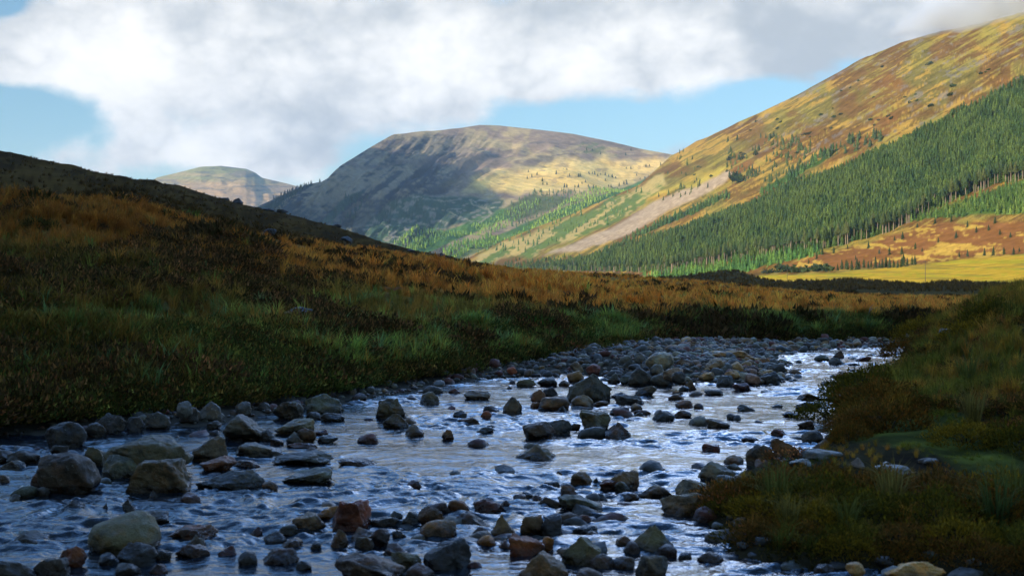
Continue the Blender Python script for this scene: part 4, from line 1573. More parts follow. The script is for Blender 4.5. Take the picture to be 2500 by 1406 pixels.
for k, a in enumerate([
        (655, 566, 44, 22, 'black', 'boulder', 'black boulder on the brow of the grassy bank'),
        (722, 800, 105, 46, 'dark', 'boulder', 'dark lichen-flecked boulder half buried in the heathery bank'),
        (518, 876, 40, 28, 'speckled', 'boulder', 'dark stone with white lichen low on the heathery bank'),
        (613, 742, 11, 9, 'palegrey', 'round', 'tiny white stone showing in the heather of the bank'),
        (2015, 838, 44, 20, 'greybrown', 'round', 'grey stone under the overhanging far bank')]):
    slope_boulder('rock', BANK, a[0], a[1], a[2], a[3], a[4], a[5], a[6], 3300 + k * 7, 'stones in the heathery bank')


def bank_stone(x, y, w, h, colour, shape, label, seed):
    z = float(land_z(np.array([x]), np.array([y]))[0][0])
    V, Fa = stone_shape(shape, 4, seed)
    o = link('rock', make_mesh('rock', V * np.array((w, w * .8, h * 1.4)), Fa, None, True), M_STONE, None, (x, y, z + h * .28))
    o.color = (*STONE_COL[colour], 1)
    tag(o, label, 'rock', 'stones in the near bank')


for k, a in enumerate([
        (2.95, 8.75, .30, .07, 'palegrey', 'slab', 'pale mossy flat stone beside the dirt path'), (2.72, 8.95, .12, .08, 'pinkgrey', 'boulder', 'small pinkish stone at the head of the dirt path'),
        (2.62, 9.6, .34, .06, 'grey', 'slab', 'grey slab at the edge of the green lawn'), (3.35, 9.15, .16, .05, 'greybrown', 'slab', 'little flat stone in the middle of the dirt path'),
        (7.35, 19.2, .28, .16, 'palegrey', 'boulder', 'pale stone showing through the heather of the right bank'), (2.98, 9.05, .10, .05, 'tangrey', 'round', 'tiny tan stone on the dirt path'),
        (2.35, 9.25, .22, .07, 'greygreen', 'slab', 'grey-green slab at the tip of the lawn by the heather')]):
    bank_stone(*a, 3600 + k * 7)


# ------------------------------------------------------------------ trees of the hillsides
M_NEEDLE = mat_leaf('needles', .7, .2, .12)
M_BARK = mat_leaf('bark', .9, .1, 0)


def tube(pts, radii, sides=6):
    pts = np.asarray(pts, float)
    V, Fc = [], []
    for p, r in zip(pts, radii):
        a = np.arange(sides) / sides * 2 * math.pi
        V.append(np.stack([p[0] + r * np.cos(a), p[1] + r * np.sin(a), np.full(sides, p[2])], 1))
    for k in range(len(pts) - 1):
        for s in range(sides):
            Fc.append((k * sides + s, k * sides + (s + 1) % sides, (k + 1) * sides + (s + 1) % sides, (k + 1) * sides + s))
    return np.concatenate(V), np.array(Fc)


def spruce_crown(r, z0, width, whorls, boughs):
    """drooping boughs in whorls, total height 1; each bough a folded pair of triangles with a ragged tip"""
    V, T, M = [], [], []
    for k in range(whorls):
        f = k / (whorls - 1)
        z = z0 + (1 - z0) * f ** .92 * .97
        R = width * ((1 - f) ** .62 * .95 + .05) * r.uniform(.85, 1.12)
        n = max(4, int(boughs * (1 - .45 * f)))
        ph = r.uniform(0, 6.28)
        for j in range(n):
            a = ph + 6.283 * j / n + r.uniform(-.3, .3)
            L = R * r.uniform(.70, 1.2)
            dz = -.30 * L - r.uniform(.0, .03)
            da = 3.1 / n * r.uniform(.7, 1.2)
            lift = (1 - z0) / whorls * r.uniform(1.1, 1.8)
            o = len(V)
            ca, sa = math.cos(a), math.sin(a)
            V += [(0, 0, z + lift), (L * .62 * math.cos(a - da), L * .62 * math.sin(a - da), z + dz * .75), (L * ca, L * sa, z + dz * .6), (L * .62 * math.cos(a + da), L * .62 * math.sin(a + da), z + dz * .75)]
            T += [(o, o + 1, o + 2), (o, o + 2, o + 3)]
            m = r.uniform(.7, 1.3)
            M += [m * .9, m * .85, m * 1.2, m * .85]
    o = len(V)
    V += [(0, 0, 1.03), (.012, 0, .93), (-.012, .01, .93)]
    T += [(o, o + 1, o + 2)]; M += [1.2, 1, 1]
    return np.array(V), np.array(T), np.repeat(np.array(M)[:, None], 3, 1)


def bush_mesh(r, n, size=.34):
    V, T, M = [], [], []
    for k in range(n):
        d = r.normal(size=3); d /= np.linalg.norm(d)
        p = d * np.array((.5, .5, .5)) * r.uniform(.45, 1.0) ** .5
        p[2] = abs(p[2]) * 1.5 + .08
        q = r.normal(size=(3, 3)) * size * .5
        o = len(V)
        V += list(p + q); T.append((o, o + 1, o + 2))
        m = r.uniform(.7, 1.35); M += [m] * 3
    V = np.array(V); V[:, 2] = np.maximum(V[:, 2], 0)
    return V, np.array(T), np.repeat(np.array(M)[:, None], 3, 1)


R4 = np.random.default_rng(40)
SPR_FAR = [spruce_crown(R4, .06, .26, 6, 6) for _ in range(4)]
SPR_MID = [spruce_crown(R4, .08, .33, 6, 7) for _ in range(4)]


def sample_poly(poly, step, jitter, r):
    P = np.array(poly, float)
    x = np.arange(P[:, 0].min(), P[:, 0].max(), step)
    y = np.arange(P[:, 1].min(), P[:, 1].max(), step * .8)
    X, Y = np.meshgrid(x, y)
    X = X + r.uniform(-1, 1, X.shape) * step * jitter + (np.arange(len(y)) % 2)[:, None] * step * .5
    Y = Y + r.uniform(-1, 1, X.shape) * step * jitter
    k = inpoly(X, Y, poly)
    return X[k], Y[k]


def grow(name, specs, protos, mat, kind='stuff'):
    """specs: list of (sheet, px, py, heights, tint)"""
    r = np.random.default_rng(len(name))
    parts = []
    for sheet, px, py, hh, tint in specs:
        P, _ = sheet.at_px(px, py)
        K = r.integers(0, len(protos), len(P))
        for k, (V, T, M) in enumerate(protos):
            i = np.where(K == k)[0]
            if len(i) == 0:
                continue
            s = np.stack([hh[i] * r.uniform(.85, 1.2, len(i))] * 2 + [hh[i]], 1)
            pos = P[i] - np.array((0, 0, .3))
            parts.append(scatter(V, T, pos, r.uniform(0, 6.28, len(i)), s, tint[i], M))
    V, Fs, C = join(parts)
    return tag(link(name, make_mesh(name, V, Fs, np.clip(C, 0, 1)), mat), kind=kind)


def build_forests():
    r = np.random.default_rng(77)

    def tints(px, py, base, alt, s=60, v=.3):
        n = fbm(px / s, py / (s * .6), 3, 201)
        c = lerp(np.array(base), np.array(alt), sstep(.35, .65, n * .6 + r.random(len(px)) * .4))
        return c * r.uniform(1 - v, 1 + v, len(px))[:, None] * 1.5
    specs = []
    x, y = sample_poly(FOREST, 4.4, .5, r)
    k = r.random(len(x)) < .94
    x, y = x[k], y[k]
    specs.append((RIGHT, x, y, r.uniform(4.2, 7.2, len(x)), tints(x, y, (.038, .070, .018), (.074, .106, .022), 40, .30)))
    x, y = sample_poly(STRIP, 7.5, .4, r)
    specs.append((RIGHT, x, y, r.uniform(6, 9.5, len(x)), tints(x, y, (.05, .10, .03), (.085, .13, .03))))
    grow('spruce_forest', specs, SPR_MID, M_NEEDLE)
    specs = []
    for poly, st, h0, h1, a, b in ((YOUNG, 6, 3.5, 6.5, (.05, .12, .03), (.10, .18, .035)), (YOUNG_R, 7, 2.5, 6, (.06, .11, .025), (.12, .17, .035)), (UPPER_Y, 8, 6, 11, (.04, .085, .025), (.07, .12, .03))):
        x, y = sample_poly(poly, st, .5, r)
        k = r.random(len(x)) < .85
        x, y = x[k], y[k]
        specs.append((RIGHT, x, y, r.uniform(h0, h1, len(x)), tints(x, y, a, b)))
    # loose scrub climbing the hillside above the plantation
    x = r.uniform(1600, 2150, 1500); y = r.uniform(330, 520, 1500)
    b = x * .49 + y * .87
    up = np.interp(x, [1600, 1760, 1850, 2050, 2150], [500, 450, 440, 385, 350])
    k = (y < up + 4) & (y > up - 110) & (fbm(x / 45, y / 26, 3, 203) + r.random(1500) * .25 > .70)
    x, y = x[k], y[k]
    specs.append((RIGHT, x, y, r.uniform(4, 10, len(x)), tints(x, y, (.04, .065, .03), (.075, .10, .03))))
    grow('young_plantation', specs, SPR_FAR, M_NEEDLE)
    specs = []
    for poly, st, h0, h1, a, b in ((BAND_A, 5, 6, 10, (.06, .14, .04), (.20, .30, .045)), (BAND_B, 5, 7, 11, (.09, .19, .035), (.24, .33, .045)), (BAND_C, 8, 7, 12, (.05, .09, .04), (.08, .12, .04)),
                                   (SPRUCE_L, 6, 7, 11, (.02, .035, .02), (.03, .045, .025)), (SPRUCE_M, 8, 10, 16, (.03, .06, .035), (.035, .07, .04))):
        x, y = sample_poly(poly, st, .45, r)
        k = r.random(len(x)) < .9
        x, y = x[k], y[k]
        specs.append((MTN, x, y, r.uniform(h0, h1, len(x)), tints(x, y, a, b, 90)))
    x, y = sample_poly([(1130, 632), (1250, 580), (1400, 525), (1500, 480), (1590, 440), (1600, 470), (1500, 540), (1400, 575), (1280, 615)], 11, .6, r)
    k = (fbm(x / 70, y / 18, 3, 204) + r.random(len(x)) * .3 > .66)
    specs.append((RIGHT, x[k], y[k], r.uniform(5, 11, k.sum()), tints(x[k], y[k], (.06, .12, .035), (.10, .16, .04))))
    grow('distant_plantation', specs, SPR_FAR, M_NEEDLE)


build_forests()


# --- the spruces along the lower edge of the plantation, each one a tree
def make_spruces():
    r = np.random.default_rng(9)
    protos = []
    for k in range(5):
        z0 = (.58, .50, .62, .54, .46)[k]
        V, T, M = spruce_crown(r, z0, .15, 11, 8)
        tone = np.array([(.046, .075, .026), (.070, .092, .028), (.038, .066, .026), (.085, .098, .030), (.055, .085, .026)][k]) * 1.4
        crown = make_mesh('crown', V, T, np.clip(M * tone, 0, 1))
        crown.materials.append(M_NEEDLE)
        tv, tf = tube([(0, 0, -.03), (.004, 0, .3), (0, .003, .65), (0, 0, .97)], (.022, .018, .011, .003), 6)
        trunk = make_mesh('trunk', tv, tf, np.full((len(tv), 3), 1) * np.array((.27, .21, .15)) * r.uniform(.75, 1.2), True)
        trunk.materials.append(M_BARK)
        protos.append((crown, trunk))
    edge = np.array([(1225, 652), (1300, 662), (1400, 665), (1480, 666), (1560, 666), (1640, 660), (1720, 649), (1800, 637), (1880, 623), (1960, 612), (2060, 592), (2150, 566), (2220, 541), (2300, 506), (2370, 472), (2430, 449), (2500, 426), (2540, 410)], float)
    seg = np.concatenate([[0], np.cumsum(np.hypot(*np.diff(edge, axis=0).T))])
    n = 290
    s = np.sort(r.uniform(0, 1, n) ** .95) * seg[-1]
    px = np.interp(s, seg, edge[:, 0]); py = np.interp(s, seg, edge[:, 1]) - np.abs(r.normal(0, 5, n)) + 1
    P, _ = RIGHT.at_px(px, py)
    for i in range(n):
        crown, trunk = protos[r.integers(0, 5)]
        t = bpy.data.objects.new('spruce_tree', None)
        COL.objects.link(t)
        t.location = P[i]
        h = r.uniform(11, 14) * np.interp(px[i], [1220, 1500], [.85, 1])
        t.scale = (h * r.uniform(.9, 1.2), h * r.uniform(.9, 1.2), h)
        t.rotation_euler = (r.normal(0, .015), r.normal(0, .015), r.uniform(0, 6.28))
        tag(t, 'tall spruce with a bare pale lower trunk on the bottom edge of the plantation', 'spruce', 'spruces along the lower edge of the plantation')
        for nm, me in (('crown', crown), ('trunk', trunk)):
            c = bpy.data.objects.new(nm, me)
            COL.objects.link(c)
            c.parent = t


make_spruces()


def lone_trees():
    r = np.random.default_rng(10)
    sm = [spruce_crown(r, .06, .30, 6, 7) for _ in range(3)]
    bu = [bush_mesh(r, 70) for _ in range(3)]
    dark = [(.035, .058, .022), (.05, .075, .024), (.042, .07, .03)]
    con = [make_mesh('small_conifer', V, T, np.clip(M * np.array(dark[k]), 0, 1)) for k, (V, T, M) in enumerate(sm)]
    shr = [make_mesh('hillside_bush', V, T, np.clip(M * np.array(dark[k]) * 1.15, 0, 1)) for k, (V, T, M) in enumerate(bu)]

    def put(name, meshes, sheet, px, py, h, w, label, cat, group):
        P, _ = sheet.at_px(np.array([float(px)]), np.array([float(py)]))
        o = link(name, meshes[r.integers(0, len(meshes))], M_NEEDLE, None, P[0] - np.array((0, 0, .2)))
        o.scale = (w, w, h)
        o.rotation_euler = (0, 0, r.uniform(0, 6.28))
        tag(o, label, cat, group)
    zoom = lambda x, y: (1650 + x / 2.528, 200 + y / 2.528)
    moor = [(1400, 985), (1620, 992), (1730, 972), (1970, 884), (1800, 905), (2065, 948), (1520, 1042), (1478, 1030), (1255, 1062), (1318, 1066), (1600, 885), (1060, 1015), (905, 1056), (870, 1090),
            (975, 1052), (1110, 1100), (1930, 924), (2085, 1062), (2025, 1062), (1905, 1070), (1960, 1070), (1800, 1078), (1750, 1080), (1395, 1062), (1190, 1030), (1855, 940), (1490, 905), (1700, 870), (820, 1120), (1350, 990), (2120, 1040), (2000, 940)]
    for x, y in moor:
        a, b = zoom(x, y)
        h = r.uniform(2.2, 4.4)
        put('small_conifer', con, RIGHT, a, b, h, h * .95, 'small dark conifer scattered on the rusty moor below the plantation', 'conifer', 'small conifers on the rusty moor')
    for x in np.linspace(1000, 1480, 22):
        a, b = zoom(x + r.uniform(-8, 8), 1166 - (x - 1000) * .06 + r.uniform(-6, 4))
        h = r.uniform(3.5, 6)
        put('small_conifer', con, RIGHT, a, b, h, h * .85, 'dark conifer in the row along the upper edge of the yellow meadow', 'conifer', 'conifer row above the yellow meadow')
    for x, y in [(860, 1160), (880, 1170), (900, 1165), (925, 1168), (945, 1172), (760, 1176), (720, 1178), (690, 1165), (640, 1150), (600, 1170), (560, 1178), (660, 1180), (800, 1172)]:
        a, b = zoom(x, y)
        h = r.uniform(2.8, 5)
        put('hillside_bush', shr, RIGHT, a, b, h, h * 1.2, 'rounded dark green bush at the left end of the yellow meadow', 'bush', 'bushes at the left end of the meadow')
    # scattered trees of the sunny shoulder of the middle mountain
    z5 = lambda x, y: (1250 + x / 3.515, 280 + y / 3.515)
    pts = [(265, 610), (300, 605), (260, 575), (440, 465), (470, 462), (480, 550), (495, 545), (570, 545), (585, 535), (600, 600), (630, 590), (660, 490), (690, 485), (710, 490), (735, 500), (760, 480), (800, 470), (830, 480), (860, 475),
           (890, 480), (450, 630), (470, 628), (540, 628), (570, 632), (700, 660), (720, 650), (800, 525), (830, 575), (850, 570), (920, 550), (960, 540), (980, 515), (985, 540), (1070, 455), (1100, 490), (1140, 480), (1150, 395), (1180, 395),
           (975, 325), (980, 395), (1020, 398), (1300, 400), (1310, 405), (1020, 300), (690, 285), (640, 285), (620, 300), (760, 310), (140, 490), (170, 525), (130, 545), (215, 515), (380, 530), (655, 630), (1220, 440), (1190, 450), (1170, 480), (930, 600)]
    for x, y in pts:
        a, b = z5(x, y)
        h = r.uniform(7, 13)
        put('hillside_tree', con, MTN, a, b, h, h * 1.1, 'tiny dark tree dotted on the golden shoulder of the middle mountain', 'tree', 'trees dotted on the golden shoulder')
    # bushes on the rock bands of the right hillside
    n = 0
    while n < 50:
        px, py = r.uniform(1690, 2420), r.uniform(150, 440)
        ridge = np.interp(px, rk, ry); low = np.interp(px, [1690, 1850, 2050, 2350, 2450], [455, 430, 380, 240, 200])
        if py < ridge + 14 or py > low - 4 or fbm(np.array(px / 60.), np.array(py / 30.), 3, 209) < .52:
            continue
        h = r.uniform(1.6, 4)
        put('hillside_bush', shr, RIGHT, px, py, h, h * r.uniform(1.2, 2.0), 'dark low bush among the rock bands high on the right hillside', 'bush', 'bushes high on the right hillside')
        n += 1
    for px, py, h in ((1801, 432, 17), (1793, 428, 13), (1809, 428, 12), (1783, 390, 10), (1810, 384, 9), (1846, 372, 8)):
        put('hillside_bush', shr, RIGHT, px, py, h, h * .8, 'tall dark tree clump at the head of the pale scree', 'bush', 'tall bushes at the head of the scree')


lone_trees()


def poles():
    """thin posts crossing the yellow meadow"""
    for px, py, h, lab in ((2259, 690, 7.5, 'thin dark pole standing in the middle of the yellow meadow'), (1922, 686, 5.0, 'thin pole at the left end of the yellow meadow')):
        P, _ = RIGHT.at_px(np.array([float(px)]), np.array([float(py)]))
        o = bpy.data.objects.new('utility_pole', None)
        COL.objects.link(o)
        o.location = P[0]
        tag(o, lab, 'pole', 'poles across the yellow meadow')
        v, f = tube([(0, 0, -.4), (0, 0, h * .5), (0, 0, h)], (.10, .09, .07), 8)
        link('post', make_mesh('post', v, f, np.full((len(v), 3), 1) * np.array((.10, .085, .07)), True), M_BARK, o)
        v, f = tube([(0, 0, -.9), (0, 0, .9)], (.07, .07), 6)
        v = v[:, [2, 1, 0]] + np.array((0, -.16, h * .93))
        link('crossarm', make_mesh('crossarm', v, f, np.full((len(v), 3), 1) * np.array((.10, .085, .07))), M_BARK, o)


poles()


# ------------------------------------------------------------------ plants of the banks
M_GRASS = mat_leaf('grass_blades', .8, .06, .30)
M_HEATHER = mat_leaf('heather_leaves', .9, .03, .15)
M_FERN = mat_leaf('bracken_leaves', .85, .05, .30)


def tuft(r, n, h, spread, width, base=.07, seg=2):
    V, T, M = [], [], []
    for k in range(n):
        a = r.uniform(0, 6.283); rad = base * math.sqrt(r.random())
        b0 = np.array((rad * math.cos(a), rad * math.sin(a), 0))
        d = a + r.normal(0, .7)
        dr = np.array((math.cos(d), math.sin(d), 0)); sd = np.array((-dr[1], dr[0], 0))
        L = h * r.uniform(.55, 1.1); S = spread * r.uniform(.25, 1.2)
        w = width * r.uniform(.7, 1.3)
        mid = b0 + dr * S * .28 + np.array((0, 0, L * .62)); tip = b0 + dr * S + np.array((0, 0, L * (1 - .25 * (S / max(spread, .01)))))
        o = len(V); m = r.uniform(.65, 1.35)
        V += [b0 - sd * w, b0 + sd * w, mid - sd * w * .7, mid + sd * w * .7, tip]
        T += [(o, o + 1, o + 3), (o, o + 3, o + 2), (o + 2, o + 3, o + 4)]
        M += [m * .95, m * .95, m, m, m * 1.15]
    return np.array(V), np.array(T), np.repeat(np.array(M)[:, None], 3, 1)


def heather(r, n, leaf, flat=.75, tips=None):
    """a cushion of short leafy sprigs, radius 1, standing on its base; tips: multiplier colours of some sprigs"""
    V, T, M = [], [], []
    for k in range(n):
        d = r.normal(size=3); d[2] = abs(d[2]) * .9 + .05; d /= np.linalg.norm(d)
        lump = 1 + .22 * math.sin(d[0] * 5 + 1) * math.cos(d[1] * 6) + r.normal(0, .07)
        p = d * lump * r.uniform(.55, 1.0) ** .45
        p[2] *= flat
        up = d * .7 + np.array((0, 0, .8)) + r.normal(0, .35, 3); up /= np.linalg.norm(up)
        L = leaf * r.uniform(.7, 1.5)
        m = r.uniform(.6, 1.4)
        tc = np.ones(3) * m
        if tips is not None and r.random() < tips[1]:
            tc = np.array(tips[0]) * r.uniform(.7, 1.3)
        for q in range(2):
            s = np.cross(up, r.normal(size=3)); s /= np.linalg.norm(s) + 1e-9
            o = len(V)
            V += [p - s * L * .22, p + s * L * .22, p + up * L]
            T.append((o, o + 1, o + 2))
            M += [tc, tc, tc * 1.1]
    V = np.array(V); V[:, 2] = np.maximum(V[:, 2], -.05)
    return V, np.array(T), np.array(M)


def bracken(r, fronds=6, pin=11):
    V, T, M = [], [], []
    for k in range(fronds):
        a = 6.283 * k / fronds + r.uniform(-.5, .5)
        d = np.array((math.cos(a), math.sin(a), 0)); s = np.array((-d[1], d[0], 0))
        L = r.uniform(.7, 1.1); m0 = r.uniform(.7, 1.3)
        for j in range(pin):
            f = (j + .6) / pin
            p = d * L * .75 * f + np.array((0, 0, L * (1.0 * f - .85 * f * f)))
            ln = .34 * L * (1 - f) ** .8 * min(1, f * 4) + .02
            for sg in (-1, 1):
                o = len(V)
                e = p + s * sg * ln + d * ln * .35 - np.array((0, 0, ln * .25))
                w = d * .035 * L
                V += [p - w, p + w * 1.3, e]
                T.append((o, o + 1, o + 2)); m = m0 * r.uniform(.75, 1.25); M += [m, m, m * 1.15]
        o = len(V)
        V += [(0, 0, 0) + s * .008, (0, 0, 0) - s * .008, d * L * .75 + np.array((0, 0, L * .15))]
        T.append((o, o + 1, o + 2)); M += [m0 * .7] * 3
    return np.array(V), np.array(T), np.repeat(np.array(M)[:, None], 3, 1)


R5 = np.random.default_rng(50)
G_LONG = [tuft(R5, 30, 1.0, .55, .012) for _ in range(5)]
G_FAR = [tuft(R5, 16, 1.0, .55, .030, .16) for _ in range(5)]
G_NEAR = [tuft(R5, 46, 1.0, .65, .0085, .10) for _ in range(5)]
H_FAR = [heather(R5, 90, .34, .75) for _ in range(4)]
H_MID = [heather(R5, 420, .125, .75, ((3.0, 2.2, 2.0), .25)) for _ in range(4)]
B_ALL = [bracken(R5, 6, 10) for _ in range(4)]


def spread(protos, P, hh, tint, r, wide=1.0, lean=.12):
    parts = []
    K = r.integers(0, len(protos), len(P))
    for k, (V, T, M) in enumerate(protos):
        i = np.where(K == k)[0]
        if len(i) == 0:
            continue
        s = np.stack([hh[i] * wide * r.uniform(.8, 1.25, len(i)), hh[i] * wide * r.uniform(.8, 1.25, len(i)), hh[i] * r.uniform(.8, 1.2, len(i))], 1)
        parts.append(scatter(V, T, P[i] - np.array((0, 0, .02)), r.uniform(0, 6.28, len(i)), s, tint[i], M, r.normal(0, lean, (len(i), 2))))
    return parts


def stuff(name, parts, mat):
    V, Fs, C = join(parts)
    return tag(link(name, make_mesh(name, V, Fs, np.clip(C, 0, 1)), mat), kind='stuff')


def pal(r, n, cols, v=.25):
    c = np.array(cols)[r.integers(0, len(cols), n)]
    return c * r.uniform(1 - v, 1 + v, n)[:, None] * np.array((1.95, 1.55, .85))


GOLD_G = [(.22, .105, .032), (.27, .145, .042), (.17, .078, .026), (.24, .105, .028), (.20, .125, .04)]
GREEN_G = [(.075, .115, .035), (.11, .135, .036), (.06, .09, .035), (.13, .14, .04), (.07, .115, .06)]
OLIVE_G = [(.075, .062, .020), (.10, .072, .024), (.06, .056, .020), (.12, .078, .026)]
HEATH = [(.042, .034, .026), (.055, .042, .030), (.038, .038, .022), (.065, .046, .036), (.048, .040, .030)]


def far_bank_plants():
    r = np.random.default_rng(61)
    n = 44000
    px = r.uniform(-120, 2560, n)
    t = 1 + np.where(r.random(n) < .25, r.uniform(.05, 1.0, n), r.uniform(.9, 3.03, n))
    P = BANK.at_t(px, t)
    qx, qy = to_px(P)
    g, gr, h = bank_zone(px, qy, P[:, 0], P[:, 1])
    Y = P[:, 1]
    u = r.random(n)
    is_h = u < h * .55
    u2 = r.random(n)
    is_gold = ~is_h & (u2 < g * .92)
    is_green = ~is_h & ~is_gold & (r.random(n) < .18 + .72 * gr)
    is_ol = ~is_h & ~is_gold & ~is_green
    far = Y > 38
    clump = fbm(P[:, 0] / .9, P[:, 1] / 1.2, 3, 311)
    keep = (clump > .40) | (r.random(n) < .45)
    is_gold &= keep; is_green &= keep; is_ol &= keep
    low_ = np.interp(Y, [40, 90], [1, .7])
    parts = []
    for sel, cols, h0, h1 in ((is_gold, GOLD_G, .34, .62), (is_green, GREEN_G, .28, .55), (is_ol, OLIVE_G, .30, .55)):
        for pr, m in ((G_LONG, sel & ~far), (G_FAR, sel & far)):
            i = np.where(m)[0]
            if len(i):
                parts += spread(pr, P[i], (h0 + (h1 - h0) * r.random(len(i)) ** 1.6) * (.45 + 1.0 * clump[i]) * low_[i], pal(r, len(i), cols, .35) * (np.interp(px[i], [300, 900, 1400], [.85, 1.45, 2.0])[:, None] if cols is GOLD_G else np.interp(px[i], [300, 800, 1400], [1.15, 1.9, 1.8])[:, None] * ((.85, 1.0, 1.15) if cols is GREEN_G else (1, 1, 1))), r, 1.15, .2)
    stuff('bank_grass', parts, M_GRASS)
    parts = []
    for pr, m in ((H_MID, is_h & (Y < 30)), (H_FAR, is_h & (Y >= 30))):
        i = np.where(m)[0]
        i = i[r.random(len(i)) < .55]
        parts += spread(pr, P[i], r.uniform(.22, .48, len(i)), pal(r, len(i), HEATH), r, 1.25, .05)
    # fringe hanging over the foot of the bank
    m = 5600
    px = r.uniform(-100, 2350, m); P = BANK.at_t(px, 1 + r.uniform(-.02, 1.05, m))
    parts += spread(H_MID, P, r.uniform(.16, .38, m), pal(r, m, [(.05, .075, .03), (.06, .06, .028), (.045, .042, .026), (.05, .08, .04)]), r, 1.2, .05)
    stuff('bank_heather', parts, M_HEATHER)
    # short heath on the dark hillside and the humps behind
    n = 3500
    px = r.uniform(-100, 1150, n); P = LEFT.at_t(px, r.uniform(.15, 1.9, n))
    parts = spread(G_FAR, P, r.uniform(.3, .5, n), pal(r, n, [(.05, .036, .018), (.04, .03, .017), (.065, .045, .02)]), r, 2.2)
    n = 3500
    px = r.uniform(1560, 2540, n); P = HUMP.at_t(px, r.uniform(1.0, 2.05, n))
    parts += spread(G_FAR, P, r.uniform(.5, .9, n), pal(r, n, [(.10, .07, .03), (.075, .055, .026)]), r, 1.4)
    stuff('hillside_heath', parts, M_GRASS)


far_bank_plants()


def plant_thing(name, part_meshes, loc, scale, rot, label, cat, group):
    t = bpy.data.objects.new(name, None)
    COL.objects.link(t)
    t.location = loc; t.scale = scale; t.rotation_euler = (0, 0, rot)
    tag(t, label, cat, group)
    for nm, me in part_meshes:
        c = bpy.data.objects.new(nm, me)
        COL.objects.link(c)
        c.parent = t
    return t


def shrub_meshes(r, n, leaf, tone, tips, flat=.8):
    V, T, M = heather(r, n, leaf, flat, tips)
    f = make_mesh('foliage', V, T, np.clip(M * np.array(tone) * np.array((2.05, 1.6, .95)), 0, 1)); f.materials.append(M_HEATHER)
    sv, sf, o = [], [], 0
    for k in range(16):
        a = r.uniform(0, 6.283); e = r.uniform(.35, .85)
        tip = np.array((math.cos(a) * e, math.sin(a) * e, r.uniform(.35, .8) * flat))
        v, q = tube([(0, 0, -.1), tuple(tip * .5 + np.array((0, 0, .08))), tuple(tip)], (.022, .015, .007), 4)
        sv.append(v); sf.append(q + o); o += len(v)
    sv = np.concatenate(sv)
    s = make_mesh('stems', sv, np.concatenate(sf), np.full((len(sv), 3), 1) * np.array((.075, .052, .036))); s.materials.append(M_BARK)
    return [('foliage', f), ('stems', s)]


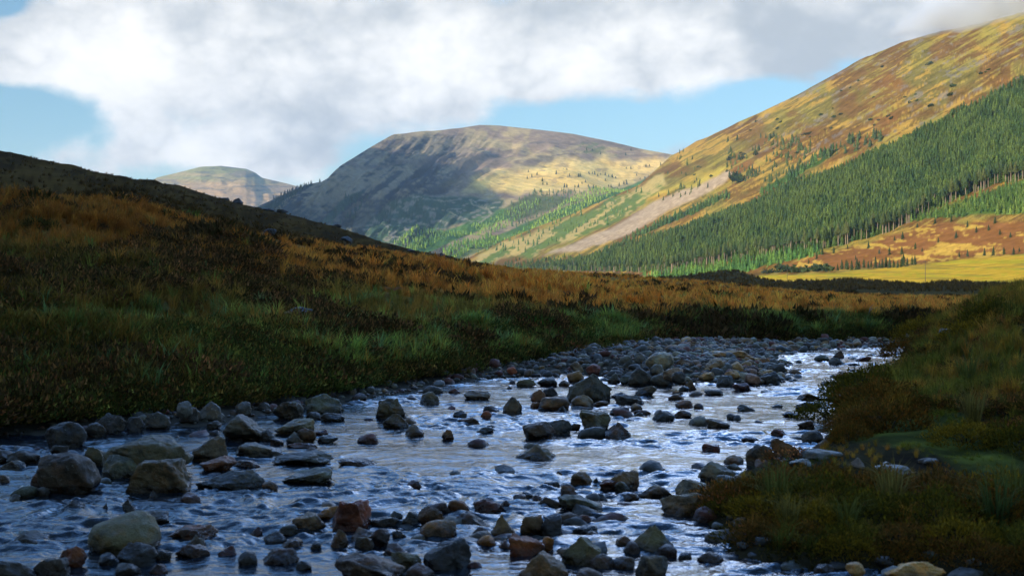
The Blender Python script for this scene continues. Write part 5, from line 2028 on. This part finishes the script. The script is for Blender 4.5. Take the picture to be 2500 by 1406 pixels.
def near_bank_plants():
    r = np.random.default_rng(71)
    n = 76000
    y = r.uniform(4.0, 31, n) ; x = r.uniform(.8, 16, n)
    keep = r.random(n) < np.interp(y, [6, 9, 14, 30], [1, 1, .55, .25])
    x, y = x[keep], y[keep]
    z, dl, dr = land_z(x, y)
    lawn = sdist(x, y, PATH_LAWN); dirt = sdist(x, y, PATH_DIRT)
    hum = (y < 8.4) & (x < 3.9)
    ok = (dr > .10) & (dirt < .05) & (x < .62 * y + 1.5) & (~hum | (r.random(len(x)) < .30))
    x, y, z, dr, lawn = x[ok], y[ok], z[ok], dr[ok], lawn[ok]
    P = np.stack([x, y, z], 1)
    n1 = fbm(x / 1.3, y / 1.3, 3, 301); n2 = fbm(x / .6 + 9, y / .6, 3, 302)
    u = r.random(len(x))
    on_lawn = lawn > .05
    hz = sstep(.47, .58, n1) * .75
    is_h = (u < hz * .5) & ~on_lawn
    rest = ~is_h & ~on_lawn & (r.random(len(x)) < .62)
    gold = rest & (n2 > .50)
    green = rest & ~gold
    near = y < 13
    parts = []
    for sel, cols in ((gold, [(.17, .125, .03), (.22, .15, .035), (.14, .11, .028), (.19, .105, .03)]), (green, [(.065, .085, .02), (.10, .11, .026), (.05, .065, .02), (.13, .12, .03)])):
        for pr, m, sc in ((G_NEAR, sel & near, 1), (G_LONG, sel & ~near, 1.1)):
            i = np.where(m)[0]
            parts += spread(pr, P[i], r.uniform(.13, .30, len(i)) * sc * np.interp(P[i][:, 1], [7, 8.2, 8.6, 10.2, 11.5], [.85, .7, .32, .36, 1.1]), pal(r, len(i), cols, .3) * 1.25, r)
    i = np.where(on_lawn)[0]
    parts += spread(G_NEAR, P[i], .02 + .11 * np.clip(n2[i] - .35, 0, .5) * r.uniform(.6, 1.4, len(i)), pal(r, len(i), [(.08, .115, .018), (.13, .15, .028), (.11, .11, .024)]), r, 1.5)
    stuff('near_grass', parts, M_GRASS)
    i = np.where(is_h)[0]
    i = i[r.random(len(i)) < .33]
    tone = pal(r, len(i), [(.060, .050, .024), (.075, .054, .030), (.055, .058, .022), (.10, .062, .040), (.075, .066, .026)])
    nh = spread(H_MID, P[i], r.uniform(.09, .22, len(i)), tone, r, 1.25, .05)
    e = np.where((dr < .34) & (y < 8.6) & (lawn < 0))[0]
    e = e[r.random(len(e)) < .55]
    nh += spread(H_MID, P[e] - np.array((0, 0, .05)), r.uniform(.08, .17, len(e)), pal(r, len(e), [(.05, .046, .02), (.06, .048, .024), (.045, .05, .018)]), r, 1.3, .05)
    stuff('near_heather', nh, M_HEATHER)

    # the heather hummock beside the near stones and the clumps along the bank edge: bushes of their own
    kinds = [shrub_meshes(r, 2300, .078, (.080, .062, .022), ((2.0, 1.35, 1.1), .28)), shrub_meshes(r, 2300, .078, (.066, .074, .022), ((1.8, 1.5, .8), .25)),
             shrub_meshes(r, 2300, .078, (.092, .068, .030), ((1.8, 1.35, 1.2), .30)), shrub_meshes(r, 2300, .078, (.125, .11, .026), ((1.5, 1.35, .8), .3))]
    words_ = ['dark brown', 'dark green', 'brown', 'olive-gold']
    spots = [(1.62, 7.95, .26, 0), (1.95, 8.15, .28, 2), (2.3, 8.3, .30, 0), (2.7, 8.25, .27, 2), (1.72, 7.5, .27, 3), (2.1, 7.65, .33, 1), (2.5, 7.75, .34, 0), (2.9, 7.7, .33, 2), (3.3, 7.75, .34, 3),
             (1.9, 7.1, .25, 3), (2.25, 7.15, .30, 1), (2.65, 7.1, .33, 1), (3.05, 7.15, .33, 0), (3.45, 7.2, .36, 1), (2.6, 6.62, .24, 3), (2.95, 6.55, .26, 1), (3.3, 6.5, .28, 0), (1.5, 7.8, .18, 1),
             (1.66, 7.2, .17, 0), (3.7, 7.6, .30, 2), (1.52, 7.0, .17, 2), (1.75, 6.85, .20, 0), (2.0, 6.74, .22, 1), (2.3, 6.66, .24, 2), (3.65, 6.6, .3, 2), (3.7, 7.1, .3, 0), (1.95, 6.6, .17, 3), (2.25, 6.5, .18, 0), (2.6, 6.4, .20, 2), (2.95, 6.3, .2, 0),
             (3.3, 10.9, .28, 2), (3.65, 11.5, .30, 2), (4.0, 12.1, .36, 0), (3.8, 12.4, .28, 1), (3.1, 10.4, .20, 0), (4.1, 12.6, .45, 0), (3.6, 10.9, .40, 0), (3.9, 13.9, .42, 1), (4.6, 14.6, .5, 1),
             (4.4, 9.6, .38, 1), (3.95, 9.9, .30, 3), (5.0, 16.5, .5, 1), (5.9, 18.2, .5, 0), (6.5, 19.4, .5, 1), (7.6, 21.5, .55, 0), (8.6, 23.8, .6, 3), (7.0, 17.2, .45, 3), (7.9, 18.6, .5, 1)]
    zs = land_z(np.array([s[0] for s in spots]), np.array([s[1] for s in spots]))[0]
    for k, ((sx, sy, sr, c), zz) in enumerate(zip(spots, zs)):
        if k < 30:
            where = 'of the hummock beside the near stones'
            grp = 'heather bushes of the near hummock'
        else:
            where = 'along the edge of the right bank'
            grp = 'heather bushes along the right bank'
        lab = f"{words_[c]} heather bush {where}"
        plant_thing('heather_bush', kinds[c], (sx, sy, zz - .03), (sr * 1.15, sr, sr * r.uniform(.8, 1.05) * (.95 if k < 30 else 1)), r.uniform(0, 6.28), lab, 'heather', grp + f', {words_[c]} ones')

    # tussocks standing out of the hummock
    tm = []
    for cols in ((.16, .16, .035), (.22, .165, .04), (.09, .115, .03)):
        V, T, M = tuft(r, 90, 1.0, .7, .010, .16)
        me = make_mesh('grass_tussock', V, T, np.clip(M * np.array(cols), 0, 1)); me.materials.append(M_GRASS)
        tm.append(me)
    for k, (sx, sy, hh, c, lab) in enumerate([(1.78, 7.62, .42, 0, 'tall yellow-green grass tussock at the left end of the near hummock'), (2.45, 7.35, .40, 1, 'straw-coloured grass tussock in the middle of the near hummock'),
                                             (2.95, 6.95, .42, 2, 'green grass tussock low on the right of the near hummock'), (3.25, 7.35, .46, 0, 'tall yellow-green grass tussock at the right of the near hummock'),
                                             (1.72, 7.05, .30, 1, 'pale straw tussock hanging over the water below the near hummock'), (2.05, 6.95, .28, 0, 'small yellow-green tussock at the foot of the near hummock'),
                                             (4.3, 10.6, .45, 1, 'golden grass tussock on the bank above the green lawn'), (5.2, 13.0, .5, 0, 'tall yellow-green tussock high on the right bank')]):
        zz = float(land_z(np.array([sx]), np.array([sy]))[0][0])
        o = link('grass_tussock', tm[c], M_GRASS, None, (sx, sy, zz))
        o.scale = (hh, hh, hh); o.rotation_euler = (0, 0, r.uniform(0, 6.28))
        tag(o, lab, 'grass tussock', 'tussocks of the right bank')


near_bank_plants()


def bank_things():
    """clumps that stand out on the far bank"""
    r = np.random.default_rng(81)
    kinds = [shrub_meshes(r, 900, .12, (.042, .036, .026), ((2.3, 1.5, 1.35), .22)), shrub_meshes(r, 900, .12, (.052, .042, .032), ((2.2, 1.4, 1.2), .3)), shrub_meshes(r, 900, .12, (.040, .044, .022), ((1.8, 1.5, 1.2), .2))]
    for px, py, w in [(90, 600, 110), (160, 640, 90), (250, 700, 120), (320, 660, 110), (370, 720, 100), (450, 770, 120), (500, 740, 90), (560, 650, 130), (610, 640, 90), (480, 640, 80), (700, 690, 90), (650, 730, 80), (760, 760, 90),
                      (40, 720, 120), (150, 780, 130), (250, 820, 120), (350, 820, 110), (560, 800, 90), (620, 860, 110), (820, 700, 80), (880, 750, 90), (960, 720, 80), (1060, 740, 80), (1160, 745, 70), (1240, 770, 80), (60, 880, 130), (200, 900, 120),
                      (420, 900, 110), (240, 590, 80), (400, 545, 70), (1330, 775, 70), (1000, 800, 80), (740, 840, 90), (1640, 745, 60), (1800, 735, 60), (2050, 745, 70), (1950, 800, 80)]:
        P, _ = BANK.at_px(np.array([float(px)]), np.array([float(py)]))
        R_ = w / 2 / F * P[0, 1]
        plant_thing('heather_clump', kinds[r.integers(0, 3)], P[0] - np.array((0, 0, .08)), (R_, R_ * .9, R_ * r.uniform(.65, .9)), r.uniform(0, 6.28),
                    'dark purplish heather clump among the grasses of the far bank', 'heather', 'heather clumps on the far bank')
    ferns = []
    for tone in ((.26, .10, .040), (.20, .085, .040), (.30, .135, .06)):
        V, T, M = bracken(r, 14, 12)
        me = make_mesh('bracken_fern', V, T, np.clip(M * np.array(tone), 0, 1)); me.materials.append(M_FERN)
        ferns.append(me)
    for px, py, lab in [(1480, 822, 0), (1510, 826, 0), (1540, 820, 0), (1495, 806, 0), (1555, 812, 0), (1600, 812, 0), (1420, 808, 1), (760, 775, 1), (790, 800, 1), (640, 880, 2), (590, 845, 2), (660, 870, 2), (350, 905, 2), (300, 890, 2), (330, 920, 2),
                        (880, 880, 2), (700, 885, 2), (1085, 850, 1), (1380, 735, 3), (1395, 745, 3), (1370, 745, 3), (960, 745, 1), (1680, 880 - 75, 0), (540, 700, 1)]:
        P, _ = BANK.at_px(np.array([float(px)]), np.array([float(py)]))
        o = link('bracken_fern', ferns[r.integers(0, 3)], M_FERN, None, P[0] + np.array((0, 0, .10)))
        s = r.uniform(.32, .5)
        o.scale = (s, s, s); o.rotation_euler = (0, 0, r.uniform(0, 6.28))
        text, grp = (('rust-coloured bracken fern in the bright patch above the stone bar', 'bracken above the stone bar'), ('single rusty bracken fern among the far bank grasses', 'single bracken ferns on the far bank'),
                     ('faded brown bracken low on the shaded far bank', 'bracken low on the far bank'), ('pinkish bracken high on the far bank right of the middle', 'pinkish bracken high on the far bank'))[lab]
        tag(o, text, 'fern', grp)
    # green rush tufts
    V, T, M = tuft(r, 130, 1.0, .5, .013, .5)
    me = make_mesh('rush_tuft', V, T, np.clip(M * np.array((.10, .19, .03)), 0, 1)); me.materials.append(M_GRASS)
    for px, py, h, w, lab in ((458, 528, .55, 1.0, 'bright green rush tuft on the brow of the far bank'), (1522, 676, .8, 1.8, 'small yellow-green tuft on the skyline of the far bank before the forest'),
                              (1300, 815, .5, .9, 'fresh green tuft low on the far bank above the shingle'), (1700, 800, .45, 1.2, 'fresh green tuft above the right end of the stone bar'), (1330, 835, .4, .8, 'green tuft just below the fresh green one on the far bank')):
        P, _ = BANK.at_px(np.array([float(px)]), np.array([float(py)]))
        o = link('rush_tuft', me, M_GRASS, None, P[0])
        o.scale = (w, w, h)
        tag(o, lab, 'rush tuft', 'rush tufts on the far bank')
    # bleached dead branch over the river bend
    P, _ = BANK.at_px(np.array([2112.]), np.array([792.]))
    b = bpy.data.objects.new('dead_branch', None); COL.objects.link(b); b.location = P[0]
    tag(b, 'bleached bare branch leaning over the bend of the river', 'branch')
    for nm, pts, rad in (('stem', [(0, 0, -.1), (.03, 0, .15), (.10, 0, .30), (.22, 0, .42), (.38, 0, .46)], (.022, .020, .017, .012, .006)), ('twig', [(.05, 0, .18), (.16, .02, .28), (.30, .03, .32)], (.012, .009, .004)), ('twig', [(.12, 0, .33), (.15, -.02, .45), (.24, -.03, .54)], (.010, .008, .004))):
        v, f = tube(pts, rad, 6)
        link(nm, make_mesh(nm, v, f, np.full((len(v), 3), 1) * np.array((.42, .39, .36)), True), M_BARK, b)


bank_things()


# ------------------------------------------------------------------ the air of the valley
def build_haze():
    x0, x1, y0, y1, z0, z1 = -4700, 4700, -1500, 8700, -4.4, 1150
    V = np.array([(x, y, z) for x in (x0, x1) for y in (y0, y1) for z in (z0, z1)], float)
    Q = np.array([(0, 1, 3, 2), (4, 6, 7, 5), (0, 4, 5, 1), (2, 3, 7, 6), (0, 2, 6, 4), (1, 5, 7, 3)])
    m, N = new_mat('haze')
    out = N.new('ShaderNodeOutputMaterial')
    v = N.new('ShaderNodeVolumePrincipled')
    v.inputs['Color'].default_value = (.58, .79, 1.0, 1)
    v.inputs['Density'].default_value = HAZE
    v.inputs['Anisotropy'].default_value = 0.2
    N.link(v.outputs[0], out.inputs['Volume'])
    tag(link('haze', outward(make_mesh('haze', V, Q)), m), kind='stuff')


HAZE = 5.8e-5
build_haze()


# ------------------------------------------------------------------ volume cloud capping the top of the right hill
def build_cap_cloud(part):
    rid = np.array([(2120, 120), (2250, 70), (2400, 30), (2560, -10), (2750, -90), (2950, -170)], float)
    Yr = np.interp(rid[:, 0], rk, rY)
    cen = np.stack([(rid[:, 0] - CX) / F * Yr, Yr, z_of(rid[:, 1], Yr)], 1)
    s = np.linspace(0, len(cen) - 1, 40)
    C = np.stack([np.interp(s, np.arange(len(cen)), cen[:, k]) for k in range(3)], 1)
    sides = 24
    a = np.arange(sides) / sides * 2 * math.pi
    grow_ = np.sin(np.clip(s / (len(cen) - 1), .0, 1) * math.pi * .62 + .02)
    V = np.zeros((40, sides, 3))
    for j, an in enumerate(a):
        V[:, j] = C + np.stack([np.zeros(40), -45 + math.cos(an) * 230 * grow_ * part, 6 + math.sin(an) * 74 * grow_ * part], 1)
    V[..., 2] += (fbm(V[..., 0] / 60, V[..., 1] / 60, 3, 401 + int(part * 10)) - .5) * 30
    i = np.arange(39)[:, None] * sides + np.arange(sides)[None]
    nx = np.arange(39)[:, None] * sides + (np.arange(sides)[None] + 1) % sides
    Q = np.stack([i, nx, nx + sides, i + sides], -1).reshape(-1, 4)
    caps = np.array([[0, (k + 1) % sides, k] for k in range(1, sides - 1)] + [[39 * sides, 39 * sides + k, 39 * sides + (k + 1) % sides] for k in range(1, sides - 1)])
    m, N = new_mat('hill_cap_cloud')
    out = N.new('ShaderNodeOutputMaterial')
    v = N.new('ShaderNodeVolumePrincipled')
    v.inputs['Color'].default_value = (.95, .965, .98, 1)
    v.inputs['Anisotropy'].default_value = 0.0
    tc = N.new('ShaderNodeTexCoord')
    n = N.noise(tc.outputs['Object'], 1 / 70, 3, .55)
    N.put(v.inputs['Density'], N.m('MULTIPLY', N.step(n, .30, .70), CAP_CLOUD))
    N.link(v.outputs[0], out.inputs['Volume'])
    tag(link('cap_cloud', outward(make_mesh('cap_cloud', V.reshape(-1, 3), [Q, caps])), m), kind='stuff')


CAP_CLOUD = .016
for part in (.35, .6, .8, 1.0):
    build_cap_cloud(part)
